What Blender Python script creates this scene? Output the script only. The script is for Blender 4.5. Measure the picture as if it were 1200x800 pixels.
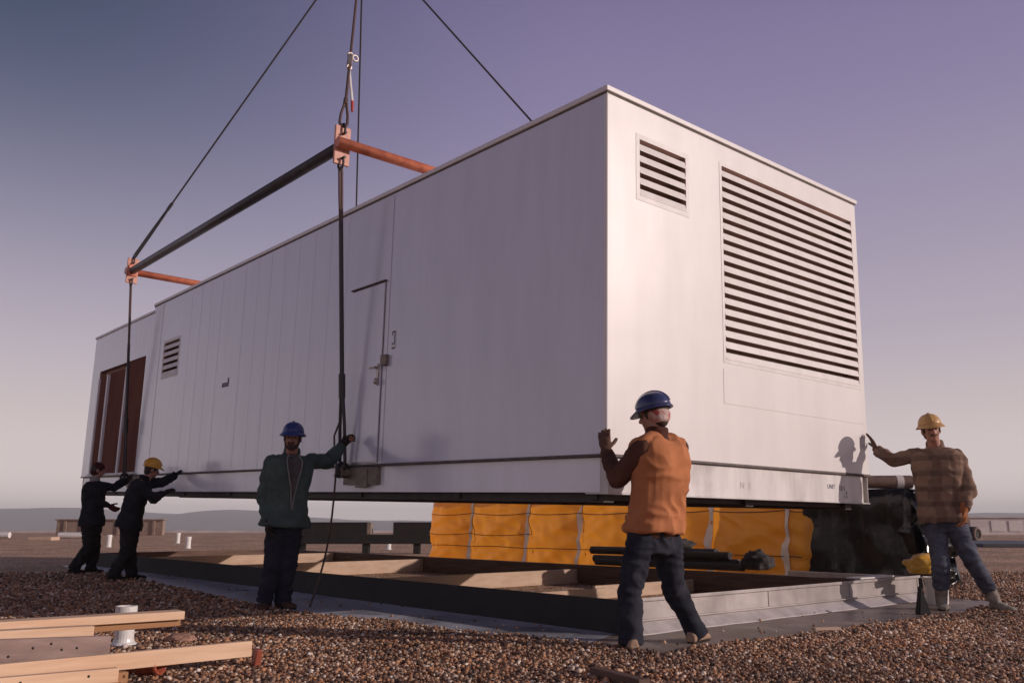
import bpy, bmesh, math, random
import numpy as np
from mathutils import Vector, Matrix, noise

random.seed(7)
np.random.seed(7)
R = math.radians
SC = bpy.context.scene
COL = SC.collection
for o in list(bpy.data.objects):
    bpy.data.objects.remove(o)

# ------------------------------------------------------------------ camera
F = 1016.4            # focal length in pixels of a 1200 px wide picture
PITCH = R(11.782)
CAMH = 0.83
cam = bpy.data.cameras.new('camera')
cam.sensor_width = 36.0
cam.lens = 36.0 * F / 1200.0
cam.clip_start = 0.05
cam.clip_end = 30000.0
camo = bpy.data.objects.new('camera', cam)
COL.objects.link(camo)
camo.location = (0, 0, CAMH)
camo.rotation_euler = (R(90) + PITCH, 0, 0)
SC.camera = camo

# ------------------------------------------------------------------ light
SUN_EL = R(15.6)
SUN_DIR = Vector((0.968, -0.25, 0)).normalized() * math.cos(SUN_EL) + Vector((0, 0, math.sin(SUN_EL)))
sun = bpy.data.lights.new('sun', 'SUN')
sun.energy = 2.9
sun.angle = R(0.55)
sun.color = (1.0, 0.855, 0.785)
suno = bpy.data.objects.new('sun', sun)
COL.objects.link(suno)
suno.rotation_euler = (-SUN_DIR).to_track_quat('-Z', 'Y').to_euler()
suno.location = (20, -10, 20)

world = bpy.data.worlds.new('World')
SC.world = world
world.use_nodes = True
wn = world.node_tree.nodes
wl = world.node_tree.links
wn.clear()
w_out = wn.new('ShaderNodeOutputWorld')
w_bg = wn.new('ShaderNodeBackground')
w_bg.inputs['Strength'].default_value = 0.1
w_sky = wn.new('ShaderNodeTexSky')
w_sky.sky_type = 'NISHITA'
w_sky.sun_disc = False
w_sky.sun_elevation = SUN_EL
w_sky.sun_rotation = math.atan2(SUN_DIR.x, SUN_DIR.y)
w_sky.air_density = 1.2
w_sky.dust_density = 2.0
# the violet late-winter sky of the picture: colour by elevation, darker and bluer in the upper left
w_tc = wn.new('ShaderNodeTexCoord')
w_sep = wn.new('ShaderNodeSeparateXYZ')
wl.new(w_tc.outputs['Generated'], w_sep.inputs[0])
w_ramp = wn.new('ShaderNodeValToRGB')
cr = w_ramp.color_ramp
SKY = [(0.0, (.96, .83, .80)), (0.06, (.79, .675, .675)), (0.12, (.64, .545, .56)), (0.20, (.49, .42, .50)), (0.28, (.395, .340, .450)),
       (0.42, (.280, .235, .390)), (0.58, (.184, .150, .300)), (0.72, (.06, .055, .11)), (1.0, (.03, .03, .065))]
while len(cr.elements) < len(SKY):
    cr.elements.new(0.5)
for e, (p, c) in zip(cr.elements, SKY):
    e.position = p
    e.color = (*c, 1)
wl.new(w_sep.outputs['Z'], w_ramp.inputs['Fac'])
w_side = wn.new('ShaderNodeMapRange')          # darker, bluer upper left corner, partly lens vignetting put into the sky
w_side.interpolation_type = 'SMOOTHSTEP'
w_side.inputs['From Min'].default_value = 0.12
w_side.inputs['From Max'].default_value = -0.55
wl.new(w_sep.outputs['X'], w_side.inputs['Value'])
w_high = wn.new('ShaderNodeMapRange')
w_high.interpolation_type = 'SMOOTHSTEP'
w_high.inputs['From Min'].default_value = 0.16
w_high.inputs['From Max'].default_value = 0.56
wl.new(w_sep.outputs['Z'], w_high.inputs['Value'])
w_far = wn.new('ShaderNodeMapRange')           # ... but lighter again round to the side
w_far.interpolation_type = 'SMOOTHSTEP'
w_far.inputs['From Min'].default_value = -0.95
w_far.inputs['From Max'].default_value = -0.62
wl.new(w_sep.outputs['X'], w_far.inputs['Value'])
w_lim = wn.new('ShaderNodeMath')
w_lim.operation = 'MULTIPLY'
wl.new(w_side.outputs[0], w_lim.inputs[0])
wl.new(w_far.outputs[0], w_lim.inputs[1])
w_prod = wn.new('ShaderNodeMath')
w_prod.operation = 'MULTIPLY'
wl.new(w_lim.outputs[0], w_prod.inputs[0])
wl.new(w_high.outputs[0], w_prod.inputs[1])
w_tint = wn.new('ShaderNodeMix')
w_tint.data_type = 'RGBA'
w_tint.inputs[6].default_value = (1.0, 1.0, 1.0, 1)
w_tint.inputs[7].default_value = (.13, .28, .30, 1)
wl.new(w_prod.outputs[0], w_tint.inputs[0])
w_mul = wn.new('ShaderNodeMix')
w_mul.data_type = 'RGBA'
w_mul.blend_type = 'MULTIPLY'
w_mul.inputs[0].default_value = 1.0
wl.new(w_ramp.outputs[0], w_mul.inputs[6])
wl.new(w_tint.outputs[2], w_mul.inputs[7])
w_sc = wn.new('ShaderNodeVectorMath')
w_sc.operation = 'SCALE'
w_sc.inputs['Scale'].default_value = 10.0
wl.new(w_mul.outputs[2], w_sc.inputs[0])
w_mix = wn.new('ShaderNodeMix')
w_mix.data_type = 'RGBA'
w_mix.inputs[0].default_value = 0.92
wl.new(w_sky.outputs[0], w_mix.inputs[6])
wl.new(w_sc.outputs[0], w_mix.inputs[7])
wl.new(w_mix.outputs[2], w_bg.inputs['Color'])
wl.new(w_bg.outputs[0], w_out.inputs['Surface'])

SC.view_settings.view_transform = 'Standard'
SC.view_settings.look = 'None'
SC.view_settings.exposure = 0.0
SC.view_settings.gamma = 1.0
SC.view_settings.use_curve_mapping = False

# ------------------------------------------------------------------ measuring helpers
def ray(px, py):
    a = (px - 600) / F
    b = (400 - py) / F
    d = Vector((a, math.cos(PITCH) - b * math.sin(PITCH), math.sin(PITCH) + b * math.cos(PITCH)))
    return d / d.y

def at(px, py, d):
    """point of the place seen at photo pixel (px, py), d metres ahead"""
    return ray(px, py) * d + Vector((0, 0, CAMH))

def gp(px, py, z=0.0):
    """point at height z seen at photo pixel"""
    d = ray(px, py)
    return d * ((z - CAMH) / d.z) + Vector((0, 0, CAMH))

# ------------------------------------------------------------------ object helpers
WM = {}

def tag(o, label=None, cat=None, group=None, kind=None):
    if label: o['label'] = label
    if cat: o['category'] = cat
    if group: o['group'] = group
    if kind: o['kind'] = kind
    return o

def thing(name, label, cat, loc=(0, 0, 0), mat=None, group=None):
    o = bpy.data.objects.new(name, None)
    o.empty_display_size = 0.2
    COL.objects.link(o)
    m = mat if mat is not None else Matrix.Translation(Vector(loc))
    o.matrix_world = m
    WM[o.name] = m.copy()
    return tag(o, label, cat, group)

def finish(name, bm, mats, parent=None, local=False, smooth=False, recalc=True):
    """link a bmesh as ONE object; authored in world space unless local (then in the parent's space)"""
    if recalc:
        bmesh.ops.recalc_face_normals(bm, faces=bm.faces)
    me = bpy.data.meshes.new(name)
    bm.to_mesh(me)
    bm.free()
    return link_mesh(name, me, mats, parent, local, smooth)

def link_mesh(name, me, mats, parent=None, local=False, smooth=False):
    o = bpy.data.objects.new(name, me)
    COL.objects.link(o)
    if not isinstance(mats, (list, tuple)):
        mats = [mats]
    if len(me.materials) == 0:
        for m in mats:
            me.materials.append(m)
    if smooth:
        me.polygons.foreach_set('use_smooth', [True] * len(me.polygons))
    if parent is not None:
        o.parent = parent
        if not local:
            me.transform(WM[parent.name].inverted())
        WM[o.name] = WM[parent.name].copy()
    else:
        # put the origin at the base of the mesh
        if len(me.vertices):
            co = np.empty(len(me.vertices) * 3)
            me.vertices.foreach_get('co', co)
            co = co.reshape(-1, 3)
            c = Vector(((co[:, 0].min() + co[:, 0].max()) / 2, (co[:, 1].min() + co[:, 1].max()) / 2, co[:, 2].min()))
            me.transform(Matrix.Translation(-c))
            o.location = c
            WM[o.name] = Matrix.Translation(c)
    return o

def box(bm, x0, x1, y0, y1, z0, z1, mat=0, M=None):
    vs = [bm.verts.new((x, y, z)) for z in (z0, z1) for y in (y0, y1) for x in (x0, x1)]
    if M is not None:
        for v in vs: v.co = M @ v.co
    fs = [(0, 2, 3, 1), (4, 5, 7, 6), (0, 1, 5, 4), (2, 6, 7, 3), (0, 4, 6, 2), (1, 3, 7, 5)]
    out = []
    for f in fs:
        fa = bm.faces.new([vs[i] for i in f])
        fa.material_index = mat
        out.append(fa)
    return out

def bbox(x0, x1, y0, y1, z0, z1, bev=0.004, M=None, seg=2):
    """bevelled box as a bmesh"""
    b = bmesh.new()
    box(b, x0, x1, y0, y1, z0, z1)
    if bev:
        bmesh.ops.bevel(b, geom=list(b.edges), offset=bev, segments=seg, affect='EDGES', profile=0.5)
    if M is not None:
        b.transform(M)
    return b

def merge(dst, src):
    me = bpy.data.meshes.new('tmp')
    src.to_mesh(me)
    src.free()
    dst.from_mesh(me)
    bpy.data.meshes.remove(me)

def frame_axes(d):
    d = Vector(d).normalized()
    up = Vector((0, 0, 1)) if abs(d.z) < 0.95 else Vector((1, 0, 0))
    s = d.cross(up).normalized()
    return s, d.cross(s).normalized()

def tube(bm, pts, rad, n=8, mat=0, caps=True):
    pts = [Vector(p) for p in pts]
    if not isinstance(rad, (list, tuple)):
        rad = [rad] * len(pts)
    rings = []
    s0 = None
    for i, p in enumerate(pts):
        d = (pts[min(i + 1, len(pts) - 1)] - pts[max(i - 1, 0)])
        if d.length < 1e-9: d = Vector((0, 0, 1))
        d.normalize()
        if s0 is None:
            s, t = frame_axes(d)
        else:
            s = (s0 - d * s0.dot(d))
            if s.length < 1e-6: s, t = frame_axes(d)
            s.normalize()
            t = d.cross(s)
        s0 = s
        rings.append([bm.verts.new(p + (s * math.cos(2 * math.pi * k / n) + t * math.sin(2 * math.pi * k / n)) * rad[i]) for k in range(n)])
    for a, b in zip(rings, rings[1:]):
        for k in range(n):
            f = bm.faces.new((a[k], a[(k + 1) % n], b[(k + 1) % n], b[k]))
            f.material_index = mat
    if caps:
        bm.faces.new(rings[0][::-1]).material_index = mat
        bm.faces.new(rings[-1]).material_index = mat

def torus(bm, c, axis, R0, r, n=16, k=6, squash=1.0, upv=None):
    s, t = frame_axes(axis)
    if upv is not None:
        t = Vector(upv).normalized(); s = t.cross(Vector(axis)).normalized()
    pts = [Vector(c) + s * math.cos(2 * math.pi * i / n) * R0 + t * math.sin(2 * math.pi * i / n) * R0 * squash for i in range(n)]
    rings = []
    ax = Vector(axis).normalized()
    for i in range(n):
        d = (pts[i] - Vector(c)).normalized()
        rings.append([bm.verts.new(pts[i] + (d * math.cos(2 * math.pi * j / k) + ax * math.sin(2 * math.pi * j / k)) * r) for j in range(k)])
    for i in range(n):
        a, b = rings[i], rings[(i + 1) % n]
        for j in range(k):
            bm.faces.new((a[j], a[(j + 1) % k], b[(j + 1) % k], b[j]))

def loft(bm, rings, mat=0):
    """rings: list of (centre, side, front, rx, ry[, power]) closed by fans"""
    n = 20
    vs = []
    for r in rings:
        c, s, f, rx, ry = r[:5]
        pw = r[5] if len(r) > 5 else 2.0
        ring = []
        for k in range(n):
            a = 2 * math.pi * k / n
            ca, sa = math.cos(a), math.sin(a)
            x = math.copysign(abs(ca) ** (2 / pw), ca) * rx
            y = math.copysign(abs(sa) ** (2 / pw), sa) * ry
            ring.append(bm.verts.new(Vector(c) + Vector(s) * x + Vector(f) * y))
        vs.append(ring)
    for a, b in zip(vs, vs[1:]):
        for k in range(n):
            bm.faces.new((a[k], a[(k + 1) % n], b[(k + 1) % n], b[k])).material_index = mat
    bm.faces.new(vs[0][::-1]).material_index = mat
    bm.faces.new(vs[-1]).material_index = mat

def capsule(bm, p0, p1, r0, r1, n=14, fl=None, flr=1.0):
    """tapered limb with round ends; fl/flr flattens it along a direction"""
    p0, p1 = Vector(p0), Vector(p1)
    d = p1 - p0
    L = max(d.length, 1e-6)
    d = d / L
    s, t = frame_axes(d)
    if fl is not None:
        f = Vector(fl); f = f - d * f.dot(d)
        if f.length > 1e-5:
            t = f.normalized(); s = t.cross(d)
    st = []
    for a in (-80, -50, -25, 0):
        st.append((p0 + d * r0 * math.sin(R(a)), r0 * math.cos(R(a))))
    for q in (.33, .66):
        st.append((p0.lerp(p1, q), r0 + (r1 - r0) * q))
    for a in (0, 25, 50, 80):
        st.append((p1 + d * r1 * math.sin(R(a)), r1 * math.cos(R(a))))
    vs = [[bm.verts.new(c + (s * math.cos(2 * math.pi * k / n) + t * math.sin(2 * math.pi * k / n) * flr) * r) for k in range(n)] for c, r in st]
    for a, b in zip(vs, vs[1:]):
        for k in range(n):
            bm.faces.new((a[k], a[(k + 1) % n], b[(k + 1) % n], b[k]))
    bm.faces.new(vs[0][::-1])
    bm.faces.new(vs[-1])

def ellipsoid(bm, c, ax, ay, az, rx, ry, rz):
    n, m = 16, 10
    c = Vector(c)
    rows = []
    for j in range(1, m):
        th = math.pi * j / m
        rows.append([bm.verts.new(c + Vector(ax) * rx * math.sin(th) * math.cos(2 * math.pi * k / n) + Vector(ay) * ry * math.sin(th) * math.sin(2 * math.pi * k / n) + Vector(az) * rz * math.cos(th)) for k in range(n)])
    top = bm.verts.new(c + Vector(az) * rz)
    bot = bm.verts.new(c - Vector(az) * rz)
    for a, b in zip(rows, rows[1:]):
        for k in range(n):
            bm.faces.new((a[k], b[k], b[(k + 1) % n], a[(k + 1) % n]))
    for k in range(n):
        bm.faces.new((top, rows[0][k], rows[0][(k + 1) % n]))
        bm.faces.new((rows[-1][k], bot, rows[-1][(k + 1) % n]))

def fuse(bm, voxel, smooth_it=4, fold=0.0, fold_scale=9.0, axis=(1, 1, 1)):
    """weld overlapping closed shapes into one continuous skin, then press folds into it"""
    bmesh.ops.recalc_face_normals(bm, faces=bm.faces)
    me = bpy.data.meshes.new('fuse')
    bm.to_mesh(me)
    bm.free()
    o = bpy.data.objects.new('fuse', me)
    COL.objects.link(o)
    m = o.modifiers.new('r', 'REMESH'); m.mode = 'VOXEL'; m.voxel_size = voxel
    s = o.modifiers.new('s', 'SMOOTH'); s.factor = 0.5; s.iterations = smooth_it
    dg = bpy.context.evaluated_depsgraph_get()
    dg.update()
    out = bpy.data.meshes.new_from_object(o.evaluated_get(dg), depsgraph=dg)
    bpy.data.objects.remove(o)
    bpy.data.meshes.remove(me)
    if fold:
        off = Vector((random.random() * 50, random.random() * 50, random.random() * 50))
        nrm = [v.normal.copy() for v in out.vertices]
        for v, nv in zip(out.vertices, nrm):
            p = Vector((v.co.x * axis[0], v.co.y * axis[1], v.co.z * axis[2])) * fold_scale + off
            wob = Vector((noise.noise(p * .35), noise.noise(p * .35 + Vector((9, 1, 4))), noise.noise(p * .35 + Vector((3, 7, 2))))) * 1.2
            a = 1 - abs(noise.noise(p + wob)) * 2.2
            b = noise.noise(p * .4)
            v.co += nv * (fold * (max(a, -.6) * .7 + b * .8))
    return out

# ------------------------------------------------------------------ material helpers
def mat_new(name):
    m = bpy.data.materials.new(name)
    m.use_nodes = True
    nt = m.node_tree
    return m, nt, nt.nodes['Principled BSDF']

def N(nt, kind, **kw):
    n = nt.nodes.new(kind)
    for k, v in kw.items():
        if k in n.inputs: n.inputs[k].default_value = v
        else: setattr(n, k, v)
    return n

def ramp(nt, src, stops):
    r = nt.nodes.new('ShaderNodeValToRGB')
    while len(r.color_ramp.elements) < len(stops):
        r.color_ramp.elements.new(.5)
    for e, (p, c) in zip(r.color_ramp.elements, stops):
        e.position = p
        e.color = (*c, 1) if len(c) == 3 else c
    nt.links.new(src, r.inputs['Fac'])
    return r

def surf(name, c1, c2=None, rough=0.6, scale=6.0, bump=0.0, bump_scale=None, stretch=(1, 1, 1), metal=0.0, detail=4.0, spec=0.5, coat=0.0, lo=.35, hi=.65):
    """noise-mottled surface in object space"""
    m, nt, p = mat_new(name)
    tc = N(nt, 'ShaderNodeTexCoord')
    mp = N(nt, 'ShaderNodeMapping')
    mp.inputs['Scale'].default_value = stretch
    nt.links.new(tc.outputs['Object'], mp.inputs[0])
    nz = N(nt, 'ShaderNodeTexNoise', Scale=scale, Detail=detail, Roughness=.6)
    nt.links.new(mp.outputs[0], nz.inputs['Vector'])
    c2 = c2 or tuple(x * .75 for x in c1)
    r = ramp(nt, nz.outputs['Fac'], [(lo, c2), (hi, c1)])
    nt.links.new(r.outputs[0], p.inputs['Base Color'])
    p.inputs['Roughness'].default_value = rough
    p.inputs['Metallic'].default_value = metal
    p.inputs['Specular IOR Level'].default_value = spec
    p.inputs['Coat Weight'].default_value = coat
    if bump:
        nb = N(nt, 'ShaderNodeTexNoise', Scale=bump_scale or scale * 4, Detail=5.0)
        nt.links.new(mp.outputs[0], nb.inputs['Vector'])
        b = N(nt, 'ShaderNodeBump', Strength=.6, Distance=bump)
        nt.links.new(nb.outputs['Fac'], b.inputs['Height'])
        nt.links.new(b.outputs[0], p.inputs['Normal'])
    return m

# --- white sheet metal of the housing: faint waviness, dirt film, a little gloss
def paint_white(name, tint=(.80, .755, .735), ribs=False, dirt=.10, rough=.34, smear=False, coat=0.0):
    m, nt, p = mat_new(name)
    tc = N(nt, 'ShaderNodeTexCoord')
    mp = N(nt, 'ShaderNodeMapping'); mp.inputs['Scale'].default_value = (1.6, 1.6, .35)
    nt.links.new(tc.outputs['Object'], mp.inputs[0])
    nz = N(nt, 'ShaderNodeTexNoise', Scale=2.2, Detail=8.0, Roughness=.65)
    nt.links.new(mp.outputs[0], nz.inputs['Vector'])
    dk = tuple(t * (1 - dirt * 1.6) for t in tint)
    r = ramp(nt, nz.outputs['Fac'], [(.3, dk), (.6, tint)])
    col = r.outputs[0]
    # fine scratches / spots
    n2 = N(nt, 'ShaderNodeTexNoise', Scale=38.0, Detail=3.0)
    nt.links.new(tc.outputs['Object'], n2.inputs['Vector'])
    r2 = ramp(nt, n2.outputs['Fac'], [(.70, (1, 1, 1)), (.78, (.72, .66, .62))])
    mx = N(nt, 'ShaderNodeMix', data_type='RGBA', blend_type='MULTIPLY'); mx.inputs[0].default_value = .5
    nt.links.new(col, mx.inputs[6]); nt.links.new(r2.outputs[0], mx.inputs[7])
    col = mx.outputs[2]
    if smear:
        n3 = N(nt, 'ShaderNodeTexNoise', Scale=1.3, Detail=5.0, Distortion=.6)
        nt.links.new(tc.outputs['Object'], n3.inputs['Vector'])
        r3 = ramp(nt, n3.outputs['Fac'], [(.56, (1, 1, 1)), (.72, (.55, .52, .50))])
        m3 = N(nt, 'ShaderNodeMix', data_type='RGBA', blend_type='MULTIPLY'); m3.inputs[0].default_value = .8
        nt.links.new(col, m3.inputs[6]); nt.links.new(r3.outputs[0], m3.inputs[7])
        col = m3.outputs[2]
    nt.links.new(col, p.inputs['Base Color'])
    p.inputs['Roughness'].default_value = rough
    p.inputs['Coat Weight'].default_value = coat
    p.inputs['Coat Roughness'].default_value = .16
    nb = N(nt, 'ShaderNodeTexNoise', Scale=.9, Detail=2.0)
    nt.links.new(tc.outputs['Object'], nb.inputs['Vector'])
    h = nb.outputs['Fac']
    bp = N(nt, 'ShaderNodeBump', Strength=.45, Distance=.03)
    nt.links.new(h, bp.inputs['Height'])
    if ribs:
        wv = N(nt, 'ShaderNodeTexWave', wave_type='BANDS', bands_direction='Y', Scale=1.15, Distortion=.35, Detail=1.0)
        nt.links.new(tc.outputs['Object'], wv.inputs['Vector'])
        b2 = N(nt, 'ShaderNodeBump', Strength=.16, Distance=.010)
        nt.links.new(wv.outputs['Fac'], b2.inputs['Height'])
        nt.links.new(bp.outputs[0], b2.inputs['Normal'])
        nt.links.new(b2.outputs[0], p.inputs['Normal'])
    else:
        nt.links.new(bp.outputs[0], p.inputs['Normal'])
    return m

MT = {}
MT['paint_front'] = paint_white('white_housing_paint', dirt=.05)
MT['paint_side_shade'] = paint_white('white_housing_paint_ribbed_shade', tint=(.68, .685, .80), ribs=True, dirt=.05, rough=.24, coat=.8)  # darker, bluer tint puts the long wall's shade into the white paint
MT['paint_rail'] = paint_white('white_rail_paint', dirt=.18, smear=True)
MT['paint_rail_shade'] = paint_white('shade_blue_rail_paint', tint=(.90, .89, .96), dirt=.05, rough=.30, coat=.5)  # bluish tint puts the skylight of the shaded side into the rail white
MT['post'] = surf('white_post_paint', (.86, .84, .86), (.78, .76, .78), .5, 5)
MT['slat'] = surf('white_slat_paint', (.78, .735, .71), (.68, .63, .60), .45, 5)
MT['void'] = surf('dark_inside', (.03, .022, .02), (.02, .015, .014), .8, 3)
MT['ventback'] = surf('brown_inside_of_vent', (.42, .25, .20), (.33, .19, .15), .8, 3)
MT['seam'] = surf('dark_seam', (.16, .13, .12), (.09, .07, .06), .7, 8)
MT['brownpanel'] = surf('brown_hardboard', (.21, .083, .058), (.145, .057, .042), .9, 2.0, stretch=(1, 1, .3), spec=.1)
MT['steel_dark'] = surf('dark_rusty_steel', (.060, .043, .040), (.032, .024, .024), .6, 7, bump=.003)
MT['lug'] = surf('stained_steel_plate', (.30, .24, .19), (.17, .125, .10), .55, 9)
MT['orange'] = surf('orange_red_frame_paint', (.74, .23, .12), (.52, .13, .07), .36, 9, bump=.001, lo=.3, hi=.55)
MT['pink'] = surf('faded_orange_plate', (.66, .33, .24), (.50, .20, .13), .5, 14)
MT['wire'] = surf('greased_wire_rope', (.055, .045, .045), (.03, .026, .028), .5, 40)
MT['wire2'] = surf('brown_wire_rope', (.15, .085, .07), (.07, .042, .038), .55, 60)
MT['chrome'] = surf('worn_steel_fitting', (.55, .48, .44), (.32, .26, .23), .35, 20, metal=.6)
MT['red'] = surf('red_plastic', (.50, .06, .045), (.36, .04, .035), .4, 12)
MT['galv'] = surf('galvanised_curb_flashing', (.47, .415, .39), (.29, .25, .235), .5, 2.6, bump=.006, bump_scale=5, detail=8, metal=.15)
MT['ply'] = surf('pale_plywood', (.60, .43, .31), (.50, .34, .24), .75, 3.5, stretch=(1, 1, 4))
MT['beamwood'] = surf('brown_timber_beam', (.17, .095, .066), (.10, .055, .042), .75, 4, stretch=(.6, .6, 6), bump=.003)
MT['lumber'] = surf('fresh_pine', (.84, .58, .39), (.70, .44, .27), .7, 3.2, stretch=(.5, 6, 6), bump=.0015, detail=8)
MT['lumber_b'] = surf('darker_orange_pine', (.46, .24, .11), (.35, .165, .07), .7, 3.0, stretch=(.5, 6, 6), bump=.0015)
MT['greywood'] = surf('weathered_board', (.40, .28, .24), (.22, .15, .13), .85, 3.5, stretch=(.7, 5, 3), bump=.002, detail=9, lo=.3, hi=.62)
MT['pvc'] = surf('white_plastic_pipe', (.80, .77, .74), (.70, .66, .62), .35, 5)
MT['clay'] = surf('red_clay', (.36, .085, .045), (.25, .055, .03), .4, 8)
MT['rope'] = surf('brown_rope', (.13, .085, .06), (.08, .05, .04), .85, 60)
MT['brick'] = None
MT['blackroll'] = surf('black_felt_roll', (.05, .042, .04), (.028, .024, .024), .85, 10)
MT['paper'] = surf('brown_paper_wrap', (.20, .125, .095), (.13, .08, .065), .7, 8)
MT['whitetape'] = surf('white_band', (.72, .66, .62), (.62, .56, .52), .6, 10)
MT['yellowbag'] = surf('yellow_plastic_sack', (.72, .42, .05), (.55, .28, .03), .38, 8)
MT['roofwhite'] = surf('pale_parapet', (.66, .59, .56), (.5, .43, .41), .8, .7, stretch=(1, 1, 2))
MT['sheetdark'] = surf('dark_roof_felt', (.055, .06, .075), (.03, .035, .045), .6, 1.5)
MT['tanwall'] = surf('tan_concrete_block', (.34, .24, .185), (.25, .17, .135), .9, 1.5)

def tarp_mat():
    m, nt, p = mat_new('orange_tarp')
    tc = N(nt, 'ShaderNodeTexCoord')
    nz = N(nt, 'ShaderNodeTexNoise', Scale=1.6, Detail=6.0)
    nt.links.new(tc.outputs['Object'], nz.inputs['Vector'])
    r = ramp(nt, nz.outputs['Fac'], [(.3, (.80, .335, .035)), (.7, (.92, .43, .055))])
    nt.links.new(r.outputs[0], p.inputs['Base Color'])
    p.inputs['Roughness'].default_value = .42
    n2 = N(nt, 'ShaderNodeTexNoise', Scale=5.0, Detail=3.0)
    nt.links.new(tc.outputs['Object'], n2.inputs['Vector'])
    b = N(nt, 'ShaderNodeBump', Strength=.5, Distance=.03)
    nt.links.new(n2.outputs['Fac'], b.inputs['Height'])
    nt.links.new(b.outputs[0], p.inputs['Normal'])
    tl = N(nt, 'ShaderNodeBsdfTranslucent'); tl.inputs['Color'].default_value = (.88, .36, .035, 1)
    mx = N(nt, 'ShaderNodeMixShader'); mx.inputs[0].default_value = .38
    out = nt.nodes['Material Output']
    nt.links.new(p.outputs[0], mx.inputs[1]); nt.links.new(tl.outputs[0], mx.inputs[2])
    nt.links.new(mx.outputs[0], out.inputs['Surface'])
    return m
MT['tarp'] = tarp_mat()

def black_plastic():
    m, nt, p = mat_new('black_plastic_sheet')
    p.inputs['Base Color'].default_value = (.013, .012, .012, 1)
    p.inputs['Roughness'].default_value = .22
    tc = N(nt, 'ShaderNodeTexCoord')
    mp = N(nt, 'ShaderNodeMapping'); mp.inputs['Scale'].default_value = (1.6, 1.6, .8)
    nt.links.new(tc.outputs['Object'], mp.inputs[0])
    n2 = N(nt, 'ShaderNodeTexNoise', Scale=3.2, Detail=3.0)
    nt.links.new(mp.outputs[0], n2.inputs['Vector'])
    b = N(nt, 'ShaderNodeBump', Strength=.55, Distance=.05)
    nt.links.new(n2.outputs['Fac'], b.inputs['Height'])
    nt.links.new(b.outputs[0], p.inputs['Normal'])
    return m
MT['blackplastic'] = black_plastic()

PEB = [(0.0, (.045, .026, .020)), (.18, (.15, .078, .050)), (.38, (.37, .170, .085)), (.54, (.56, .27, .125)), (.68, (.30, .19, .135)), (.86, (.60, .37, .23)), (.95, (.82, .64, .50)), (1.0, (.86, .78, .70))]
def pebble_mat():
    m, nt, p = mat_new('river_pebbles')
    g = N(nt, 'ShaderNodeNewGeometry')
    r = ramp(nt, g.outputs['Random Per Island'], PEB)
    tc = N(nt, 'ShaderNodeTexCoord')
    nz = N(nt, 'ShaderNodeTexNoise', Scale=90.0, Detail=3.0)
    nt.links.new(tc.outputs['Object'], nz.inputs['Vector'])
    r2 = ramp(nt, nz.outputs['Fac'], [(.35, (.7, .7, .7)), (.65, (1.1, 1.1, 1.1))])
    n3 = N(nt, 'ShaderNodeTexNoise', Scale=.8, Detail=5.0)
    nt.links.new(tc.outputs['Object'], n3.inputs['Vector'])
    r3 = ramp(nt, n3.outputs['Fac'], [(.32, (.55, .52, .50)), (.5, (.95, .95, .95)), (.68, (1.22, 1.2, 1.15))])
    mx = N(nt, 'ShaderNodeMix', data_type='RGBA', blend_type='MULTIPLY'); mx.inputs[0].default_value = 1.0
    nt.links.new(r.outputs[0], mx.inputs[6]); nt.links.new(r2.outputs[0], mx.inputs[7])
    m3 = N(nt, 'ShaderNodeMix', data_type='RGBA', blend_type='MULTIPLY'); m3.inputs[0].default_value = 1.0
    nt.links.new(mx.outputs[2], m3.inputs[6]); nt.links.new(r3.outputs[0], m3.inputs[7])
    nt.links.new(m3.outputs[2], p.inputs['Base Color'])
    p.inputs['Roughness'].default_value = .62
    return m
MT['pebble'] = pebble_mat()

def gravel_mat():
    m, nt, p = mat_new('gravel_ballast')
    tc = N(nt, 'ShaderNodeTexCoord')
    vo = N(nt, 'ShaderNodeTexVoronoi', Scale=34.0)
    nt.links.new(tc.outputs['Object'], vo.inputs['Vector'])
    sp = N(nt, 'ShaderNodeSeparateColor')
    nt.links.new(vo.outputs['Color'], sp.inputs[0])
    r = ramp(nt, sp.outputs[0], [(q, (min(c[0] * 1.3, .85), min(c[1] * 1.42, .78), min(c[2] * 1.42, .7))) for q, c in PEB])
    nz = N(nt, 'ShaderNodeTexNoise', Scale=.5, Detail=6.0)
    nt.links.new(tc.outputs['Object'], nz.inputs['Vector'])
    r2 = ramp(nt, nz.outputs['Fac'], [(.3, (.66, .64, .62)), (.7, (1.2, 1.16, 1.12))])
    mx = N(nt, 'ShaderNodeMix', data_type='RGBA', blend_type='MULTIPLY'); mx.inputs[0].default_value = 1.0
    nt.links.new(r.outputs[0], mx.inputs[6]); nt.links.new(r2.outputs[0], mx.inputs[7])
    nt.links.new(mx.outputs[2], p.inputs['Base Color'])
    p.inputs['Roughness'].default_value = .8
    b = N(nt, 'ShaderNodeBump', Strength=1.0, Distance=.02, invert=True)
    nt.links.new(vo.outputs['Distance'], b.inputs['Height'])
    nt.links.new(b.outputs[0], p.inputs['Normal'])
    return m
MT['gravel'] = gravel_mat()

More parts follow.
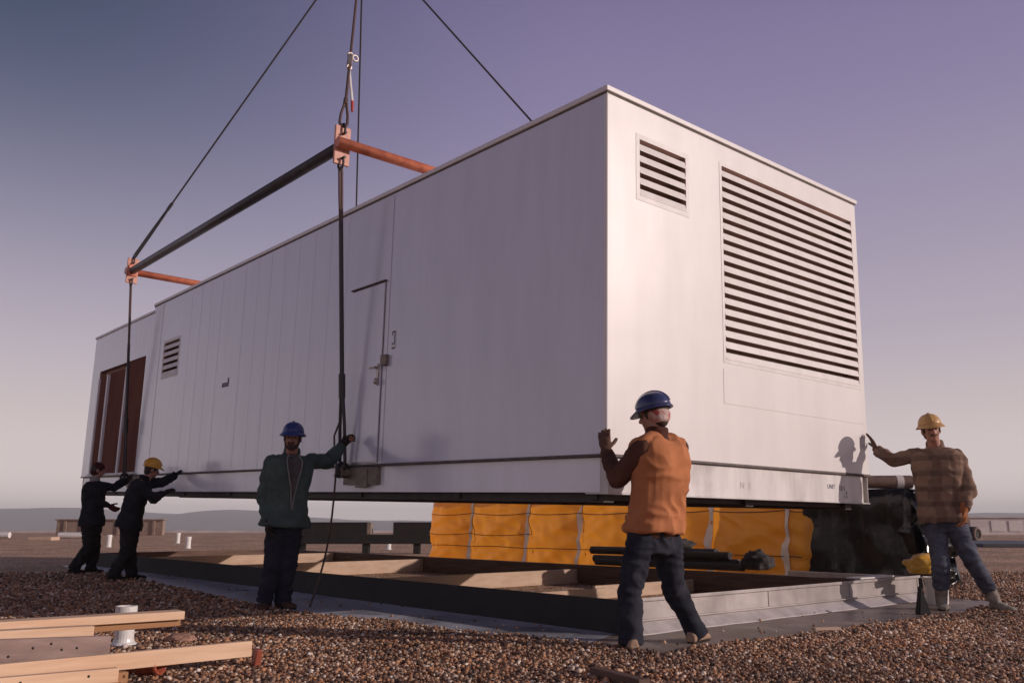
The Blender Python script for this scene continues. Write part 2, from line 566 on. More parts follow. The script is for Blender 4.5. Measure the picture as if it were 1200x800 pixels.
def membrane_mat(name, c, ro):
    m, nt, p = mat_new(name)
    tc = N(nt, 'ShaderNodeTexCoord')
    nz = N(nt, 'ShaderNodeTexNoise', Scale=1.5, Detail=8.0, Distortion=.4)
    nt.links.new(tc.outputs['Object'], nz.inputs['Vector'])
    r = ramp(nt, nz.outputs['Fac'], [(.32, c[0]), (.5, c[1]), (.7, c[2])])
    nt.links.new(r.outputs[0], p.inputs['Base Color'])
    r2 = ramp(nt, nz.outputs['Fac'], [(.36, (ro, ro, ro)), (.6, (ro + .3, ro + .3, ro + .3))])
    nt.links.new(r2.outputs[0], p.inputs['Roughness'])
    nb = N(nt, 'ShaderNodeTexNoise', Scale=7.0, Detail=6.0)
    nt.links.new(tc.outputs['Object'], nb.inputs['Vector'])
    b = N(nt, 'ShaderNodeBump', Strength=.4, Distance=.012)
    nt.links.new(nb.outputs['Fac'], b.inputs['Height'])
    nt.links.new(b.outputs[0], p.inputs['Normal'])
    return m
MT['membrane'] = membrane_mat('wet_roof_membrane', ((.10, .072, .056), (.22, .165, .135), (.38, .31, .27)), .30)
MT['membrane_pale'] = membrane_mat('pale_roof_membrane', ((.30, .30, .33), (.47, .47, .52), (.60, .60, .66)), .26)

# ================================================================== SETTING
# local directions of the roof curb and (nearly) of the hanging housing
UU = Vector((.76402, .64519, 0))
VV = Vector((-.64519, .76402, 0))
K = Vector((.84, 6.85, 0))          # outer near corner of the curb
def kp(a, b, z=0.0):
    return K + UU * a + VV * b + Vector((0, 0, z))
def kl(p):
    q = Vector((p[0], p[1], 0)) - K
    return q.dot(UU), q.dot(VV)

# lowland far below, out to the horizon
bm = bmesh.new()
vs = [bm.verts.new((math.cos(a) * 3600, math.sin(a) * 3600, -12)) for a in [2 * math.pi * i / 72 for i in range(72)]]
bm.faces.new(vs)
MT['land'] = surf('winter_lowland', (.16, .135, .11), (.09, .085, .075), .95, .012, detail=8)
tag(finish('ground', bm, MT['land']), kind='structure')

# hills
def hill_h(x):
    r = x / 2500.0
    px = 600 + 1016 * r
    pts = [(-900, 8), (-500, 12), (-200, 15), (0, 17), (75, 19.5), (140, 14), (205, 10.5), (265, 16.5), (310, 13), (350, 7), (420, 3), (520, 2.5), (700, 3), (900, 6), (1050, 9), (1150, 11), (1300, 10), (1700, 13), (2300, 8)]
    for (a, ya), (b, yb) in zip(pts, pts[1:]):
        if a <= px <= b:
            t = (px - a) / (b - a); t = t * t * (3 - 2 * t)
            return (ya + (yb - ya) * t) * 2500 / 1016 + 12
    return 12.0
bm = bmesh.new()
NX, NY = 220, 14
g = []
for j in range(NY):
    y = 2050 + j * 95
    row = []
    for i in range(NX):
        x = -4200 + 8400 * i / (NX - 1)
        prof = math.sin(math.pi * min(1, (j / (NY - 1)) * 1.05)) ** .8 if j > 0 else 0
        h = hill_h(x) * prof
        h *= 1 + .14 * noise.noise(Vector((x / 340, y / 340, 0)))
        h += prof * 2.2 * noise.noise(Vector((x / 60, y / 60, 3)))
        row.append(bm.verts.new((x, y, -12.5 + h)))
    g.append(row)
for j in range(NY - 1):
    for i in range(NX - 1):
        bm.faces.new((g[j][i], g[j][i + 1], g[j + 1][i + 1], g[j + 1][i]))
MT['hill'] = surf('wooded_winter_hill', (.085, .075, .065), (.05, .05, .048), .95, .02, detail=8)
tag(finish('hills', bm, MT['hill'], smooth=True), kind='structure')

# flat roof the crew stands on
bm = bmesh.new()
box(bm, -85, 90, -30, 72, -12, 0)
tag(finish('flat_roof', bm, MT['gravel']), kind='structure')

# bare membrane strip beside the curb, ragged where the gravel was swept back
bm = bmesh.new()
inner, outer = [], []
def wob(t, s):
    return noise.noise(Vector((t * 1.3, s, 0))) * .13 + noise.noise(Vector((t * 5.1, s, 4))) * .05
def outer_a(b):
    w0 = .60 + .50 * min(1, max(0, (b + .3) / 3.5)) - .55 * min(1, max(0, (b - 4.5) / 6))
    return -w0 + wob(b, 1)
# along the long side (a < 0), then round the near corner, then along the short side (b < 0)
for i in range(60):
    b = 14.5 - i * 14.5 / 59
    inner.append(kp(.12, b + .12, .004)); outer.append(kp(outer_a(b), b - .2, .004))
for i in range(60):
    a = i * 5.1 / 59
    inner.append(kp(a + .12, .12, .004)); outer.append(kp(a - .5 + i / 59 * .6, -.80 - .12 * min(1, a) + wob(a, 9), .004))
iv = [bm.verts.new(p) for p in inner]; ov = [bm.verts.new(p) for p in outer]
for i in range(len(iv) - 1):
    bm.faces.new((iv[i], iv[i + 1], ov[i + 1], ov[i])).material_index = 0 if i >= 59 else 1
tag(finish('roof_membrane', bm, [MT['membrane'], MT['membrane_pale']]), kind='structure')

# loose pebbles on the near part of the roof (uncountable): real stones
def in_strip(x, y):
    a, b = kl((x, y))
    if -.05 < a < 4.9 and -.05 < b < 14.2: return True
    if a < .1:
        if b < 14.4 and b > -.7 and a > outer_a(b) + .02: 
            if b > -.05: return True
    if b < .1 and a > -.55 and a < 5.15:
        if b > -.80 - .12 * min(1, max(a, 0)) + wob(a, 9) + .02: return True
    return False

def pebbles():
    ico = bmesh.new()
    bmesh.ops.create_icosphere(ico, subdivisions=1, radius=1.0)
    bv = np.array([v.co[:] for v in ico.verts]); bf = np.array([[v.index for v in f.verts] for f in ico.faces]); ico.free()
    P = []
    for (y0, y1, dens, r0, r1) in ((4.3, 8.2, 2100, .0055, .021), (8.2, 11.5, 800, .008, .024), (11.5, 15, 160, .014, .024)):
        xr = lambda y: .64 * y + .25
        n = int((xr(y0) + xr(y1)) * (y1 - y0) * dens)
        y = np.random.uniform(y0, y1, n * 2)
        x = np.random.uniform(-1, 1, n * 2) * xr(y1)
        keep = np.abs(x) < xr(y)
        x, y = x[keep][:n], y[keep][:n]
        r = r0 + (r1 - r0) * np.random.beta(1.5, 3.6, len(x))
        for a, b, c in zip(x, y, r):
            if in_strip(a, b):
                if random.random() > .007 : continue
                if not (-.7 < kl((a, b))[0]) or kl((a, b))[0] > -.02 and kl((a, b))[1] > -.02: continue
            P.append((a, b, c))
    P = np.array(P); n = len(P)
    sc = np.random.uniform(.75, 1.3, (n, 3)) * P[:, 2:3]; sc[:, 2] *= .72
    V = bv[None] * sc[:, None, :] * np.random.uniform(.86, 1.12, (n, len(bv), 1))
    an = np.random.uniform(0, 2 * np.pi, n); tl = np.random.normal(0, .35, n)
    ct, st = np.cos(tl)[:, None], np.sin(tl)[:, None]
    X, Y, Z = V[..., 0], V[..., 1] * ct - V[..., 2] * st, V[..., 1] * st + V[..., 2] * ct
    c, s = np.cos(an)[:, None], np.sin(an)[:, None]
    V = np.stack([X * c - Y * s, X * s + Y * c, Z], -1)
    lift = np.random.uniform(.15, .95, n) * P[:, 2]
    und = np.array([noise.noise(Vector((p[0] * .9, p[1] * .9, 0))) for p in P]) * .012 + .008
    V[..., 0] += P[:, 0:1]; V[..., 1] += P[:, 1:2]; V[..., 2] += (lift + np.maximum(und, 0))[:, None]
    Fc = (bf[None] + (np.arange(n) * len(bv))[:, None, None]).reshape(-1, 3)
    me = bpy.data.meshes.new('pebbles')
    me.vertices.add(n * len(bv)); me.vertices.foreach_set('co', V.reshape(-1))
    me.loops.add(len(Fc) * 3); me.loops.foreach_set('vertex_index', Fc.reshape(-1).astype(np.int32))
    me.polygons.add(len(Fc)); me.polygons.foreach_set('loop_start', np.arange(0, len(Fc) * 3, 3, dtype=np.int32))
    me.update(calc_edges=True)
    return link_mesh('pebbles', me, MT['pebble'], smooth=True)
tag(pebbles(), kind='stuff')

# hazy air down to the hills
bm = bmesh.new()
box(bm, -4300, 4300, -3700, 3700, -13, 62)
hz, nt, p = mat_new('haze_air')
nt.nodes.remove(p)
pv = nt.nodes.new('ShaderNodeVolumePrincipled')
pv.inputs['Color'].default_value = (.97, .97, 1.0, 1)
pv.inputs['Density'].default_value = 0.00040
pv.inputs['Anisotropy'].default_value = 0.0
nt.links.new(pv.outputs[0], nt.nodes['Material Output'].inputs['Volume'])
tag(finish('haze', bm, hz), kind='stuff')

#@@PARTS
# ================================================================== GENERATOR HOUSING
S = 6.65 / 6.3
HU = Vector((.76400555, .64518339, -.00582287)); HV = Vector((-.64484144, .76384329, .02688749)); HW = Vector((.02179513, -.01678736, .99962151))
HC = Vector((.68377407 * S, 6.3 * S, .47745484 * S + CAMH))
HM = Matrix(((HU.x, HV.x, HW.x, HC.x), (HU.y, HV.y, HW.y, HC.y), (HU.z, HV.z, HW.z, HC.z), (0, 0, 0, 1)))
W, L, H, HR = 3.757 * S, 14.03 * S, 2.874 * S, .266 * S
LOW = .115          # the far end's roof is lower by this much
BST = 10.57 * S     # ... beyond here
def hp(a, b, c): return HM @ Vector((a, b, c))

housing = thing('generator_housing', 'huge white sheet metal equipment housing hanging level just above the roof curb', 'equipment housing', mat=HM)

def wall_grid(bm, uv, holes, u0, u1, v0, v1, depth, mat=0, void=1):
    """flat wall of cells with rectangular openings and their reveals; uv(u, v, inset) -> Vector"""
    us = sorted({u0, u1, *[h[0] for h in holes], *[h[1] for h in holes]})
    vs = sorted({v0, v1, *[h[2] for h in holes], *[h[3] for h in holes]})
    cache = {}
    def V(u, v, d=0):
        k = (round(u, 4), round(v, 4), d)
        if k not in cache: cache[k] = bm.verts.new(uv(u, v, d))
        return cache[k]
    for a, b in zip(us, us[1:]):
        for c, d in zip(vs, vs[1:]):
            if any(h[0] - 1e-6 <= a and b <= h[1] + 1e-6 and h[2] - 1e-6 <= c and d <= h[3] + 1e-6 for h in holes):
                continue
            bm.faces.new((V(a, c), V(b, c), V(b, d), V(a, d))).material_index = mat
    for h in holes:
        hu = [u for u in us if h[0] - 1e-6 <= u <= h[1] + 1e-6]; hv = [v for v in vs if h[2] - 1e-6 <= v <= h[3] + 1e-6]
        ring = [(u, h[2]) for u in hu] + [(h[1], v) for v in hv[1:]] + [(u, h[3]) for u in hu[::-1][1:]] + [(h[0], v) for v in hv[::-1][1:-1]]
        for p, q in zip(ring, ring[1:] + ring[:1]):
            bm.faces.new((V(*p), V(*q), V(*q, depth), V(*p, depth))).material_index = void
        bm.faces.new((V(h[0], h[2], depth), V(h[1], h[2], depth), V(h[1], h[3], depth), V(h[0], h[3], depth))).material_index = void

# openings
SMALL = (.374 * S, .952 * S, 2.068 * S, 2.542 * S)
BIG = (1.452 * S, 3.66 * S, .885 * S, 2.618 * S)
SIDE = (9.20 * S, 9.88 * S, 1.558 * S, 2.10 * S)
RAD = (10.78 * S, 13.50 * S, .055 * S, 2.016 * S)
bm = bmesh.new()
wall_grid(bm, lambda u, v, d: (u, d, v), [SMALL, BIG], 0, W, 0, H - .03, .16)
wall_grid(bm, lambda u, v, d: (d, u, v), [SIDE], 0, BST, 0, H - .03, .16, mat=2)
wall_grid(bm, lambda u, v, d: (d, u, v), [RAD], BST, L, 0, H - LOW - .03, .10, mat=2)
def quad(*ps, mat=0):
    bm.faces.new([bm.verts.new(p) for p in ps]).material_index = mat
quad((W, 0, 0), (W, L, 0), (W, L, H - LOW - .03), (W, 0, H - .03))
quad((0, L, 0), (W, L, 0), (W, L, H - LOW - .03), (0, L, H - LOW - .03))
quad((0, 0, 0), (W, 0, 0), (W, L, 0), (0, L, 0), mat=1)
bmesh.ops.remove_doubles(bm, verts=bm.verts, dist=1e-5)
finish('wall_panels', bm, [MT['paint_front'], MT['ventback'], MT['paint_side_shade']], housing, local=True, recalc=False)

# roof with its drip edge, in two levels
bm = bmesh.new()
merge(bm, bbox(-.022, W + .022, -.022, BST, H - .046, H, .006))
finish('roof', bm, MT['paint_front'], housing, local=True)
bm = bmesh.new()
merge(bm, bbox(-.022, W + .022, BST + .003, L + .022, H - LOW - .046, H - LOW, .008))
finish('lower_roof', bm, MT['paint_front'], housing, local=True)
# dark strip under the roof edge; the seam's shadow line as colour above the base rail
bm = bmesh.new()
merge(bm, bbox(-.004, W + .004, -.004, BST, H - .060, H - .0465, 0))
merge(bm, bbox(-.012, W + .012, -.012, L + .012, -.010, .012, .003))
finish('seam_strip', bm, MT['seam'], housing, local=True)
# base rail: white plates all round, set back from the wall, open channel at the far corner
for args in ((.035, W - .10, .020, .10, -HR, -.012), (.035, .10, .103, L - .02, -HR, -.012), (.035, W - .02, L - .09, L - .016, -HR + .002, -.012),
             (W - .085, W - .03, .30, L - .1, -HR, -.012), (.030, W + .02, .012, .26, -HR - .012, -HR - .0005), (W - .018, W - .006, .016, .25, -HR, -.012)):
    finish('base_rail', bbox(*args, .003), MT['paint_rail_shade'] if args[1] == .10 else MT['paint_rail'], housing, local=True)
bm = bmesh.new()
merge(bm, bbox(W - .097, W - .02, .09, .12, -HR, -.012, .002))
finish('rail_end_post', bm, MT['lug'], housing, local=True)
# dark frame under the floor
for a in (.12, W * .5, W - .24):
    finish('floor_beam', bbox(a, a + .12, .15, L - .12, -HR - .075, -HR + .01, .004), MT['steel_dark'], housing, local=True)
for i in range(9):
    b = .2 + i * (L - .5) / 8
    finish('cross_member', bbox(.10, W - .10, b, b + .09, -HR - .055, -HR + .004, .003), MT['steel_dark'], housing, local=True)
finish('floor_sheet', bbox(.1, W - .1, .1, L - .1, -HR + .012, -HR + .03, 0), MT['steel_dark'], housing, local=True)

# louvred vents
def vent(name, rect, n, wall, slot=.40, fw=.045, label=None):
    u0, u1, v0, v1 = rect
    P = (lambda u, v, d: Vector((u, d, v))) if wall == 'front' else (lambda u, v, d: Vector((d, u, v)))
    m = bmesh.new()
    pitch = (v1 - v0) / n
    for i in range(n):
        top = v1 - i * pitch - pitch * slot
        bot = v1 - (i + 1) * pitch
        prof = [(.030, top + .012), (.026, top + .010), (-.004, bot + .004), (-.004, bot - .006), (.000, bot - .006), (.030, top + .004)]
        prof = [(.075, top + pitch * .28), (.004, top), (-.006, bot + .004), (-.006, bot), (-.001, bot), (.009, top - .004), (.078, top + pitch * .24)]
        a = [m.verts.new(P(u0 + .002, v, d)) for d, v in prof]
        b = [m.verts.new(P(u1 - .002, v, d)) for d, v in prof]
        k = len(prof)
        for j in range(k):
            m.faces.new((a[j], b[j], b[(j + 1) % k], a[(j + 1) % k]))
        m.faces.new(a[::-1]); m.faces.new(b)
    v = finish(name, m, MT['slat'], housing, local=True)
    m = bmesh.new()
    lp = []
    for d in (0, -.003):
        for (a0, a1, c0, c1) in ((u0 - fw, u1 + fw, v0 - fw, v1 + fw), (u0, u1, v0, v1)):
            lp.append([m.verts.new(P(x, z, d)) for x, z in ((a0, c0), (a1, c0), (a1, c1), (a0, c1))])
    ob, ib, of_, if_ = lp
    for A_, B_ in ((of_, if_), (ob, of_), (if_, ib)):
        for q in range(4): m.faces.new((A_[q], A_[(q + 1) % 4], B_[(q + 1) % 4], B_[q]))
    finish('vent_frame', m, MT['slat'], v, local=True)
    return v
vent('louvre_vent', SMALL, 5, 'front')
vent('large_louvre', BIG, 18, 'front', fw=.035)
vent('louvre_vent', SIDE, 5, 'side')

# bolted access panel under the big louvre
m = bmesh.new()
merge(m, bbox(1.41 * S, 3.70 * S, -.003, -.0005, .505 * S, .80 * S, .0015))
pn = finish('access_panel', m, MT['paint_front'], housing, local=True)
# vertical sheet joints
for b in [3.06] + [3.98 + .40 * q for q in range(13)] + [10.12]:
    if 7.05 < b < 7.35: continue
    finish('sheet_joint', bbox(-.0016, -.0003, b * S, b * S + .018, .02, H - .08, .0006, seg=1), MT['paint_side_shade'], housing, local=True)
for b in (3.05, 10.09):
    finish('joint_gap', bbox(-.0048, -.0038, b * S, b * S + .0035, .02, H - .08, 0), MT['lug'], housing, local=True)
finish('corner_trim', bbox(-.005, .04, -.005, .04, .014, H - .062, .011, seg=3), MT['paint_front'], housing, local=True)
# door
D0, D1, DT = 3.135 * S, 3.79 * S, 1.88 * S
m = bmesh.new()
merge(m, bbox(-.016, -.0005, D0 + .008, D1 - .008, .035, DT - .01, .003))
door = finish('door', m, MT['paint_side_shade'], housing, local=True)
m = bmesh.new()
for (b0, b1, c0, c1) in ((D0 - .003, D0 + .003, .02, DT), (D1 - .003, D1 + .003, .02, DT), (D0, D1, .018, .024)):
    merge(m, bbox(-.006, -.0006, b0, b1, c0, c1, 0))
finish('door_frame', m, MT['lug'], door, local=True)
m = bmesh.new()
merge(m, bbox(-.035, -.001, D0 - .02, D1 + .02, DT + .002, DT + .016, .003))
finish('drip_cap', m, MT['seam'], door, local=True)
m = bmesh.new()
merge(m, bbox(-.03, -.0165, D0 + .035, D0 + .075, .80 * S, 1.02 * S, .004))
merge(m, bbox(-.075, -.03, D0 + .045, D0 + .065, .97 * S, .99 * S, .004))
merge(m, bbox(-.075, -.055, D0 + .045, D0 + .16, .97 * S, .99 * S, .004))
ellipsoid(m, (-.045, D0 + .055, .84 * S), (1, 0, 0), (0, 1, 0), (0, 0, 1), .022, .026, .035)
finish('door_handle', m, MT['chrome'], door, local=True)
m = bmesh.new()
merge(m, bbox(-.045, -.005, 3.02 * S, 3.12 * S, .99 * S, 1.10 * S, .006))
finish('junction_box', m, MT['lug'], housing, local=True)
# small sticker with a dark hook-shaped mark and a white patch, and the maker's plate
m = bmesh.new()
merge(m, bbox(-.005, -.0006, 2.905 * S, 2.975 * S, 1.145 * S, 1.335 * S, 0))
st = finish('warning_sticker', m, MT['paint_side_shade'], housing, local=True)
m = bmesh.new()
for (b0, b1, c0, c1) in ((2.912, 2.925, 1.20, 1.325), (2.912, 2.968, 1.315, 1.328), (2.955, 2.968, 1.285, 1.325), (2.918, 2.966, 1.195, 1.207), (2.912, 2.968, 1.148, 1.160)):
    merge(m, bbox(-.0066, -.0056, b0 * S, b1 * S, c0 * S, c1 * S, 0))
finish('printed_mark', m, MT['void'], st, local=True)
m = bmesh.new()
merge(m, bbox(-.0066, -.0056, 2.918 * S, 2.962 * S, 1.163 * S, 1.192 * S, 0))
finish('white_patch', m, MT['pvc'], st, local=True)
MT['inkblue'] = surf('blue_black_ink', (.045, .04, .07), (.03, .028, .05), .5, 9)
m = bmesh.new()
merge(m, bbox(-.006, -.0008, 7.10 * S, 7.31 * S, 1.155 * S, 1.172 * S, 0))
merge(m, bbox(-.006, -.0008, 7.10 * S, 7.31 * S, 1.195 * S, 1.208 * S, 0))
for b in (7.10, 7.15, 7.20, 7.25, 7.295):
    merge(m, bbox(-.0055, -.0009, b * S, (b + .017) * S, 1.15 * S, 1.21 * S, 0))
merge(m, bbox(-.006, -.0008, 7.095 * S, 7.125 * S, 1.20 * S, 1.268 * S, 0))
finish('maker_mark', m, MT['inkblue'], housing, local=True)

# radiator opening closed with brown boards between white posts
m = bmesh.new()
ri = 10.80 * S
boards = [(10.80, 11.72, 2.016), (11.80, 12.86, 1.93), (12.95, 13.49, 1.90)]
for i, (b0, b1, tp) in enumerate(boards):
    m = bmesh.new()
    merge(m, bbox(.012 + .012 * (i % 2), .03 + .012 * (i % 2), b0 * S, b1 * S, .06 * S, (tp - .005) * S, .003))
    finish('brown_board', m, MT['brownpanel'], housing, local=True)
for b0, b1, tp in ((11.73, 11.80, 1.93), (12.865, 12.945, 1.90), (13.44, 13.50, 1.88)):
    m = bmesh.new()
    merge(m, bbox(-.02, .045, b0 * S, b1 * S, .02, tp * S, .004))
    finish('white_post', m, MT['post'], housing, local=True)
m = bmesh.new()
merge(m, bbox(-.05, .05, 10.75 * S, 13.55 * S, .022, .05, .004))
finish('opening_sill', m, MT['slat'], housing, local=True)

# lifting lugs on the base rail (two on this side)
LB = (3.70 * S, 11.05 * S)
for b in LB:
    m = bmesh.new()
    merge(m, bbox(-.006, .034, b - .62, b + .10, -.205, -.016, .004))
    merge(m, bbox(-.014, -.006, b - .42, b - .18, -.235, -.022, .003))
    tube(m, [(-.10, b, -.075), (.034, b, -.075)], .045, 14)
    tube(m, [(-.115, b, -.075), (-.10, b, -.075)], .065, 14)
    finish('lifting_lug', m, MT['lug'], housing, local=True)
# stencilled lettering on the base rail
def text_mesh(name, s, size, M, mat, parent, ext=.0004):
    c = bpy.data.curves.new('t', 'FONT'); c.body = s; c.size = size; c.extrude = ext; c.align_x = 'LEFT'
    o = bpy.data.objects.new('t', c); COL.objects.link(o)
    dg = bpy.context.evaluated_depsgraph_get(); dg.update()
    me = bpy.data.meshes.new_from_object(o.evaluated_get(dg), depsgraph=dg)
    bpy.data.objects.remove(o); bpy.data.curves.remove(c)
    me.transform(M)
    return link_mesh(name, me, mat, parent, local=True)
Rx = Matrix.Rotation(R(90), 4, 'X')
text_mesh('stencil_lettering', 'UNIT', .062, Matrix.Translation((3.00 * S, .0185, -.155)) @ Rx, MT['inkblue'], housing)
text_mesh('stencil_lettering', 'LB 5', .062, Matrix.Translation((3.21 * S, .0185, -.165)) @ Rx, MT['inkblue'], housing)
text_mesh('stencil_lettering', 'x', .07, Matrix.Translation((3.325 * S, .0185, -.205)) @ Rx, MT['inkblue'], housing)
text_mesh('stencil_lettering', '7 9', .05, Matrix.Translation((3.29 * S, .0185, -.25)) @ Rx, MT['inkblue'], housing)
MT['chalk'] = surf('faint_chalk', (.60, .56, .55), (.5, .47, .46), .9, 30)
text_mesh('chalk_scrawl', 'N', .085, Matrix.Translation((1.63 * S, .0185, -.20)) @ Rx, MT['chalk'], housing)
text_mesh('chalk_scrawl', '3', .085, Matrix.Translation((1.74 * S, .0185, -.20)) @ Rx, MT['chalk'], housing)

# ================================================================== SPREADER FRAME AND SLINGS
FB = (3.70 * S, 11.1 * S)
FA = (-.31 * S, W + .31 * S)
FZ = (3.46 * S, 3.51 * S)
def fcor(i, j): return hp(FA[i] + (.03 if j else 0), FB[j], FZ[j])
spreader = thing('spreader_frame', 'orange and black pipe lifting frame hanging over the white housing', 'lifting frame', loc=(fcor(0, 0) + fcor(1, 1)) / 2)
def seg(p, q, r, n=14):
    b = bmesh.new(); tube(b, [p, q], r, n); return b
MT['pipeblack'] = surf('dark_painted_pipe', (.075, .062, .068), (.045, .040, .046), .45, 6)
for i in (0, 1):
    finish('long_pipe', seg(fcor(i, 0) + HV * .02, fcor(i, 1) - HV * .02, .068), MT['pipeblack'], spreader, smooth=False)
for j in (0, 1):
    ofs = HV * (-.078 if j == 0 else .078)
    finish('cross_pipe', seg(fcor(0, j) - HU * .10 + ofs, fcor(1, j) + HU * .10 + ofs, .062), MT['orange'], spreader)
for o in list(spreader.children):
    o.data.polygons.foreach_set('use_smooth', [len(p.vertices) == 4 for p in o.data.polygons])
Z = Vector((0, 0, 1))
def shackle(bm, c, axis, up, r=.045, t=.014):
    """bow shackle: U of round bar with a pin"""
    ax = Vector(axis).normalized(); up = Vector(up).normalized()
    pts = [c - ax * r - up * r * 1.3]
    for k in range(9):
        a = math.pi * k / 8
        pts.append(c - ax * math.cos(a) * r * 1.15 + up * math.sin(a) * r * 1.25)
    pts.append(c + ax * r - up * r * 1.3)
    tube(bm, pts, t, 8)
    tube(bm, [c - ax * r * 1.7 - up * r * 1.3, c + ax * r * 1.7 - up * r * 1.3], t * 1.1, 8)
for i in (0, 1):
    for j in (0, 1):
        c = fcor(i, j)
        m = bmesh.new()
        M = Matrix.Translation(c) @ Matrix(((HU.x, HV.x, HW.x, 0), (HU.y, HV.y, HW.y, 0), (HU.z, HV.z, HW.z, 0), (0, 0, 0, 1)))
        merge(m, bbox(-.10, .10, -.016, .016, -.235, .235, .008, M=M))
        pl = finish('corner_plate', m, MT['pink'], spreader)
        sg = 1 if j == 0 else -1
        m = bmesh.new()
        merge(m, bbox(-.075, .075, .0165 * sg, .045 * sg, -.10, .10, .006, M=M) if sg > 0 else bbox(-.075, .075, -.045, -.0165, -.10, .10, .006, M=M))
        finish('pipe_flange', m, MT['orange'], pl)
        m = bmesh.new()
        shackle(m, c + HW * .205, HV, HW, r=.05)
        finish('shackle', m, MT['steel_dark'], pl)
        m = bmesh.new()
        shackle(m, c - HW * .225, HV, -HW, r=.05)
        finish('shackle', m, MT['steel_dark'], pl)

apex = at(431, -119, 1); 
cmid = (fcor(0, 0) + fcor(1, 1)) / 2
apex = Vector((cmid.x + .02, cmid.y, 11.25))
UP_L = ['brown upper wire sling with a white hook fitting and red tipped tag', 'thin dark upper sling rising from the far left corner of the lifting frame', 'thin vertical looking wire running up right beside the hook fitting', 'dark wire slanting up and left from behind the housing roof']
k = 0
for i, j in ((0, 0), (0, 1), (1, 1), (1, 0)):
    c = fcor(i, j) + HW * .25
    d = (apex - c).normalized()
    sl = thing('wire_sling', UP_L[k], 'sling', loc=c, group='upper slings of the lifting frame')
    side = d.cross(HU).normalized() if k else HU
    LE = .55 if j == 0 else 1.1
    e = c + d * LE
    m = bmesh.new()
    rr = .019 if k == 0 else .0165
    tube(m, [e, c + (apex - c) * .5, apex], rr, 8)
    finish('cable', m, MT['wire2'] if k == 0 else MT['wire'], sl)
    m = bmesh.new()
    for s in (-1, 1):
        tube(m, [e + d * .12, e - d * .05 + side * s * .02, e.lerp(c, .5) + side * s * .045, c + d * .05 + side * s * .05, c - d * .01 + side * s * .025, c - d * .03], .017, 8)
    tube(m, [e - d * .02, e + d * .14], .03, 10)
    finish('eye_loop', m, MT['wire2'] if k == 0 else MT['wire'], sl)
    if k == 0:
        f = at(423, 33, (c.y + d.y * 1.3))
        t = (f - c).dot(d); f = c + d * t
        m = bmesh.new()
        rt = HU
        merge(m, bbox(-.042, .042, -.035, .035, -.20, .13, .012, M=Matrix.Translation(f) @ d.to_track_quat('Z', 'X').to_matrix().to_4x4()))
        torus(m, f + d * .16, HV, .035, .014, 14, 6)
        torus(m, f + rt * .075 + d * .13, HV, .04, .012, 12, 6)
        torus(m, f - d * .21, HV, .03, .012, 12, 6)
        finish('hook_fitting', m, MT['chrome'], sl)
        m = bmesh.new()
        g = f - d * .30 + rt * .01
        tube(m, [g, g + rt * .02 - Z * .2, g + rt * .055 - Z * .42], [.012, .018, .018], 8)
        tg = finish('tag', m, MT['pvc'], sl)
        m = bmesh.new()
        tube(m, [g + rt * .055 - Z * .415, g + rt * .06 - Z * .56], [.021, .017], 8)
        finish('red_tip', m, MT['red'], tg)
    k += 1
LOW_L = ['near vertical lower sling gripped by the man in the green jacket', 'far vertical lower sling hanging past the brown boarded opening']
slingA = None
for j, b in ((0, LB[0]), (1, LB[1])):
    top = fcor(0, j) - HW * .26
    bot = hp(-.075, b, -.07)
    d = (top - bot).normalized()
    sl = thing('wire_sling', LOW_L[j], 'sling', loc=bot, group='lower slings holding the housing')
    m = bmesh.new()
    e0 = bot + d * .86; e1 = top - d * (.62 if j == 0 else 1.1)
    tube(m, [e0, e1], .026, 8)
    finish('cable', m, MT['wire'], sl)
    m = bmesh.new()
    sd = HV
    for s in (-1, 1):
        tube(m, [e0 + d * .15, e0 + sd * s * .02, bot + d * .5 + sd * s * .05, bot + d * .12 + sd * s * .055, bot + d * .02 + sd * s * .035], .019, 8)
    tube(m, [e0 - d * .05, e0 + d * .22], .038, 10)
    shackle(m, bot + d * .03, HU, d, r=.055, t=.02)
    finish('eye_loop', m, MT['wire'], sl)
    m = bmesh.new()
    for s in (-1, 1):
        tube(m, [e1 - d * .1, e1 + sd * s * .02, e1.lerp(top, .5) + sd * s * .03, top - d * .03 + sd * s * .03, top + sd * s * .01], .015, 8)
    finish('eye_loop', m, MT['wire2'], sl)
    if j == 0:
        slingA = (bot, top, d)
# tag line hanging from the sling to the roof
m = bmesh.new()
p0 = slingA[0] + slingA[2] * .55 - HU * .03
p1 = slingA[0] + slingA[2] * .10 - HU * .05 + HV * .04
g = gp(363, 712); g.z = .012
pts = [p0, p0.lerp(p1, .35) - HU * .03 + HV * .045, p0.lerp(p1, .7) - HU * .01 + HV * .05, p1]
for t in np.linspace(.1, 1, 9):
    q = p1.lerp(g, t); q += Vector((.05 * math.sin(t * math.pi), 0, -.10 * math.sin(t * math.pi))); pts.append(q)
tube(m, pts, .011, 6)
tag(finish('tag_line', m, MT['rope'], smooth=True), 'thin brown rope dangling from the near lower sling to the roof', 'rope')

